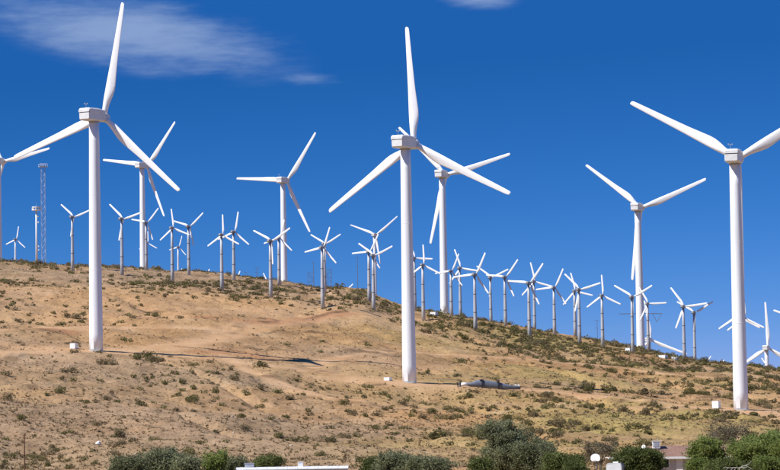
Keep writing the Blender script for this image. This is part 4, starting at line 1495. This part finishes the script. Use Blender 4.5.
# ------------------------------------------------------------------ house, carport, camper
def house():
    d = 386.0
    x0 = float(unproject(650, 457, d)[0]); x1 = float(unproject(733, 457, d)[0])
    xc = (x0 + x1) / 2; L = x1 - x0
    gz = ground(xc, d + 4)
    ze = float(unproject(672, 457.6, d)[2]) - gz            # eave height
    zr = float(unproject(672, 445.5, d + 4.6)[2]) - gz       # ridge height
    root = thing('house', (xc, d, gz), 0, 'low house with brown shingle roof and white eaves behind the trees', 'house')
    h = L / 2
    b = MB(); b.box(-h + 0.45, h - 0.45, 0.55, 8.6, -0.6, ze - 0.16)
    b.prism([(-h + 0.45, 0.55, ze - 0.158), (-h + 0.45, 8.6, ze - 0.158), (-h + 0.45, 4.6, zr - 0.25)],
            [(h - 0.45, 0.55, ze - 0.158), (h - 0.45, 8.6, ze - 0.158), (h - 0.45, 4.6, zr - 0.25)])
    wall = link('wall', b.mesh('wall', 'house_wall'), root)
    b = MB()
    b.prism([(-h, 0, ze - 0.02), (-h, 4.6, zr - 0.14), (-h, 4.6, zr), (-h, 0, ze + 0.12)],
            [(h, 0, ze - 0.02), (h, 4.6, zr - 0.14), (h, 4.6, zr), (h, 0, ze + 0.12)])
    b.prism([(-h, 9.2, ze - 0.02), (-h, 4.601, zr - 0.14), (-h, 4.601, zr), (-h, 9.2, ze + 0.12)],
            [(h, 9.2, ze - 0.02), (h, 4.601, zr - 0.14), (h, 4.601, zr), (h, 9.2, ze + 0.12)])
    roof = link('roof', b.mesh('roof', 'roof_brown'), root)
    # shingle courses: each a thin lapped strip
    slope = math.atan2(zr - ze - 0.12, 4.6)
    for k in range(14):
        t = (k + 0.02) / 14
        yy = 4.6 * t; z = ze + 0.12 + (zr - ze - 0.12) * t
        b = MB()
        b.prism([(-h - 0.02, yy - 0.02, z + 0.004), (-h - 0.02, yy + 0.34, z + 0.34 * math.tan(slope) + 0.004), (-h - 0.02, yy - 0.02, z + 0.045)],
                [(h + 0.02, yy - 0.02, z + 0.004), (h + 0.02, yy + 0.34, z + 0.34 * math.tan(slope) + 0.004), (h + 0.02, yy - 0.02, z + 0.045)])
        link('shingle_course', b.mesh('shingle_course', 'roof_brown'), roof)
    b = MB(); b.box(-h - 0.05, h + 0.05, -0.09, -0.025, ze - 0.18, ze + 0.13)
    link('fascia', b.mesh('fascia', 'trim_white'), roof)
    b = MB(); b.box(-h - 0.05, h + 0.05, 9.225, 9.29, ze - 0.18, ze + 0.13)
    link('fascia', b.mesh('fascia', 'trim_white'), roof)
    xw = float(unproject(680, 465, d)[0]) - xc
    b = MB(); b.box(xw - 0.45, xw + 0.45, 0.49, 0.548, 0.0, 2.05)
    dr = link('door', b.mesh('door', 'trim_white'), root)
    b = MB(); b.box(xw + 0.28, xw + 0.36, 0.44, 0.488, 0.98, 1.06)
    link('handle', b.mesh('handle', 'mast_steel'), dr)
    for xx in (xw - 2.2, xw + 2.6):
        b = MB(); b.box(xx - 0.7, xx + 0.7, 0.50, 0.548, 0.9, 2.0)
        wn = link('window', b.mesh('window', 'glass_dark'), root)
        b = MB()
        b.box(xx - 0.8, xx - 0.702, 0.47, 0.546, 0.8, 2.1); b.box(xx + 0.702, xx + 0.8, 0.47, 0.546, 0.8, 2.1)
        b.box(xx - 0.70, xx + 0.70, 0.47, 0.546, 2.002, 2.1); b.box(xx - 0.70, xx + 0.70, 0.47, 0.546, 0.8, 0.898)
        link('frame', b.mesh('frame', 'trim_white'), wn)
    # evaporative cooler on the roof's end
    xk = float(unproject(658.5, 447, d)[0]) - xc
    zt = float(unproject(658.5, 441.3, d + 3.5)[2]) - gz
    zroof = ze + 0.12 + (zr - ze - 0.12) * 3.0 / 4.6
    b = MB(); b.box(xk - 0.5, xk + 0.5, 2.9, 3.9, zt - 0.95, zt)
    ck = link('roof_cooler', b.mesh('roof_cooler', 'trim_white'), root)
    b = MB(); b.box(xk - 0.32, xk + 0.32, 2.85, 2.897, zt - 0.75, zt - 0.2)
    link('louvre', b.mesh('louvre', 'mast_steel'), ck)
    b = MB(); b.box(xk - 0.3, xk + 0.3, 3.1, 3.7, zroof - 0.5, zt - 0.952)
    link('duct', b.mesh('duct', 'mast_steel'), ck)
    b = MB(); b.box(xk - 0.58, xk + 0.75, 2.82, 3.98, zt + 0.002, zt + 0.07)
    link('lid', b.mesh('lid', 'trim_white'), ck)


house()

# round white vent cowl on a pole by the tree
px, py, pz = (float(q) for q in unproject(644, 447, 392)); gz = ground(px, py); H = pz - gz
root = thing('satellite_dish', (px, py, gz), math.radians(-25), 'small round white dish on a pole behind the dark tree', 'dish')
b = MB(); b.tube((0, 0, -0.4), (0, 0, H), 0.05, n=6)
link('pole', b.mesh('pole', 'mast_steel'), root)
b = MB(); b.lathe([(0.05, 0.0), (0.22, 0.03), (0.31, 0.10), (0.29, 0.10), (0.2, 0.05), (0.04, 0.03)], 16)
link('dish', b.mesh('dish', 'trim_white', True), root, (0, -0.06, H), (math.radians(75), 0, 0))

# carport
d = 390.0
x0 = float(unproject(608, 458, d)[0]); x1 = float(unproject(640, 458, d)[0]); gz = ground((x0 + x1) / 2, d)
zt = float(unproject(618, 457.3, d)[2]) - gz
root = thing('carport', ((x0 + x1) / 2, d, gz), 0, 'flat carport with a white roof edge behind the camper', 'carport')
h = (x1 - x0) / 2
b = MB(); b.box(-h, h, 0, 4.5, zt - 0.1, zt)
link('roof', b.mesh('roof', 'roof_white'), root)
b = MB(); b.box(-h - 0.03, h + 0.03, -0.06, -0.003, zt - 0.24, zt + 0.03)
link('fascia', b.mesh('fascia', 'trim_white'), root)
for sx in (-h + 0.15, h - 0.15):
    for y in (0.15, 4.3):
        b = MB(); b.box(sx - 0.06, sx + 0.06, y - 0.06, y + 0.06, -0.4, zt - 0.102)
        link('post', b.mesh('post', 'wood_pole'), root)

# camper trailer under the carport's front
d = 368.0
px, py, pz = (float(q) for q in unproject(613.5, 463.3, d)); gz = ground(px, py); H = pz - gz
root = thing('camper_trailer', (px, py, gz), math.radians(-14), 'pale grey camper trailer parked in front of the carport', 'camper')
b = MB()
pr = [(-1.0, 0.55), (1.0, 0.55), (1.05, 0.9), (1.02, H - 0.25), (0.85, H), (-0.85, H), (-1.02, H - 0.25), (-1.05, 0.9)]
b.prism([(x, 0.25 if z > 1.2 else 0, z) for x, z in pr], [(x, 4.6, z) for x, z in pr])
link('body', b.mesh('body', 'camper_skin'), root)
b = MB()
b.prism([(-0.75, 0.16, 1.35), (0.75, 0.16, 1.35), (0.75, 0.2, H - 0.5), (-0.75, 0.2, H - 0.5)], [(-0.75, 0.22, 1.35), (0.75, 0.22, 1.35), (0.75, 0.24, H - 0.5), (-0.75, 0.24, H - 0.5)])
link('window', b.mesh('window', 'glass_dark'), root)
for sx in (-1, 1):
    b = MB(); b.lathe([(0.12, -0.1), (0.33, -0.09), (0.33, 0.09), (0.12, 0.1)], 16)
    w = link('wheel', b.mesh('wheel', 'strap_dark'), root, (sx * 0.92, 2.6, 0.33), (0, math.pi / 2, 0))
    b = MB(); b.lathe([(0.05, -0.115), (0.16, -0.11), (0.16, 0.11), (0.05, 0.115)], 12)
    link('rim', b.mesh('rim', 'mast_steel'), w)
b = MB(); b.tube((0, 0.3, 0.5), (0, -1.0, 0.45), 0.05, n=6)
link('drawbar', b.mesh('drawbar', 'mast_steel'), root)
b = MB(); b.box(-0.35, 0.35, 1.6, 2.3, H + 0.002, H + 0.2)
link('roof_vent', b.mesh('roof_vent', 'trim_white'), root)

# basketball post
d = 366.0
px, py, pz = (float(q) for q in unproject(595.5, 461, d)); gz = ground(px, py); H = pz - gz
root = thing('basketball_hoop', (px, py, gz), math.radians(-38), 'white fan-shaped basketball backboard on a dark post', 'basketball hoop')
b = MB(); b.tube((0, 0.25, -0.4), (0, 0.25, H + 0.1), 0.065, n=8)
link('post', b.mesh('post', 'mast_dark'), root)
w = 5.6 * d / F; hb = 7.2 * d / F
pts = [(-w * 0.78, 0), (w * 0.78, 0), (w, hb * 0.22), (w, hb * 0.48)]
pts += [(w * math.cos(t), hb * (0.48 + 0.52 * math.sin(t))) for t in [math.pi * k / 12 for k in range(1, 12)]]
pts += [(-w, hb * 0.48), (-w, hb * 0.22)]
b = MB(); b.prism([(x, -0.03, H + z) for x, z in pts], [(x, 0.03, H + z) for x, z in pts])
link('backboard', b.mesh('backboard', 'white_paint'), root)
b = MB(); b.box(-0.05, 0.05, 0.032, 0.24, H + 0.05, H + 0.35)
link('bracket', b.mesh('bracket', 'mast_dark'), root)
b = MB()
for k in range(14):
    a0, a1 = 2 * math.pi * k / 14, 2 * math.pi * (k + 1) / 14
    b.tube((0.23 * math.cos(a0), -0.30 + 0.23 * math.sin(a0), H + 0.12), (0.23 * math.cos(a1), -0.30 + 0.23 * math.sin(a1), H + 0.12), 0.012, n=5)
link('rim', b.mesh('rim', 'rust'), root)


# ------------------------------------------------------------------ white mobile home
def mobile_home():
    d = 335.0
    x0 = float(unproject(236, 467, d)[0]); x1 = float(unproject(348, 467, d)[0])
    xc, h = (x0 + x1) / 2, (x1 - x0) / 2
    gz = ground(xc, d + 2)
    H = float(unproject(292, 466.6, d + 2)[2]) - gz
    root = thing('mobile_home', (xc, d, gz), 0, 'long white-roofed mobile home with two roof vents', 'mobile home')
    b = MB(); b.box(-h + 0.1, h - 0.1, 0.1, 4.1, 0.25, H - 0.32)
    link('wall', b.mesh('wall', 'house_wall'), root)
    b = MB(); b.box(-h + 0.14, h - 0.14, 0.14, 4.06, -0.4, 0.248)
    link('skirting', b.mesh('skirting', 'trim_white'), root)
    b = MB()
    prof = [(0 - 0.08, H - 0.318), (4.28, H - 0.318), (4.28, H - 0.22), (3.2, H - 0.06), (2.1, H), (1.0, H - 0.06), (-0.08, H - 0.22)]
    b.prism([(-h, y, z) for y, z in prof], [(h, y, z) for y, z in prof])
    rf = link('roof', b.mesh('roof', 'roof_white'), root)
    k = int(2 * h / 1.2)
    for i in range(k + 1):
        xx = -h + 2 * h * i / k
        b = MB()
        for (ya, za), (yb, zb) in zip(prof[2:-1], prof[3:]):
            b.prism([(xx - 0.03, ya, za + 0.002), (xx + 0.03, ya, za + 0.002), (xx + 0.03, ya, za + 0.035), (xx - 0.03, ya, za + 0.035)],
                    [(xx - 0.03, yb, zb + 0.002), (xx + 0.03, yb, zb + 0.002), (xx + 0.03, yb, zb + 0.035), (xx - 0.03, yb, zb + 0.035)])
        link('roof_seam', b.mesh('roof_seam', 'roof_white'), rf)
    for u, w, hh, m in ((248.5, 1.1, 0.45, 'mast_steel'), (300, 0.6, 0.5, 'trim_white')):
        xx = float(unproject(u, 466, d)[0]) - xc
        b = MB(); b.box(xx - w / 2, xx + w / 2, 1.7, 2.5, H - 0.1, H + hh)
        v = link('roof_vent', b.mesh('roof_vent', m), rf)
        b = MB(); b.box(xx - w / 2 - 0.05, xx + w / 2 + 0.05, 1.65, 2.55, H + hh + 0.002, H + hh + 0.06)
        link('cap', b.mesh('cap', m), v)
    for i in range(4):
        xx = -h + 2 * h * (i + 0.5) / 4
        b = MB(); b.box(xx - 0.55, xx + 0.55, 0.06, 0.098, 1.0, H - 0.7)
        wn = link('window', b.mesh('window', 'glass_dark'), root)
        b = MB()
        b.box(xx - 0.63, xx - 0.552, 0.03, 0.096, 0.93, H - 0.63); b.box(xx + 0.552, xx + 0.63, 0.03, 0.096, 0.93, H - 0.63)
        link('frame', b.mesh('frame', 'trim_white'), wn)


mobile_home()

# wooden post with a bent bracket
d = 380.0
px, py, pz = (float(q) for q in unproject(24.3, 433.5, d)); gz = ground(px, py); H = pz - gz
root = thing('wooden_post', (px, py, gz), 0, 'tall brown wooden post with a short bent bracket on top', 'post')
b = MB(); b.tube((0, 0, -0.5), (0, 0, H), 0.11, 0.085, 10)
link('shaft', b.mesh('shaft', 'wood_pole'), root)
b = MB(); b.tube((0, -0.1, H - 0.12), (0.22, -0.1, H + 0.02), 0.05, n=6); b.tube((0.22, -0.1, H + 0.02), (0.42, -0.1, H + 0.12), 0.04, 0.03, 6)
link('bracket', b.mesh('bracket', 'rust'), root)
zc = float(unproject(24.3, 454.5, d)[2]) - gz
b = MB(); b.box(-0.85, 0.65, -0.17, -0.10, zc - 0.035, zc + 0.035)
link('cross_rail', b.mesh('cross_rail', 'wood_pole'), root)
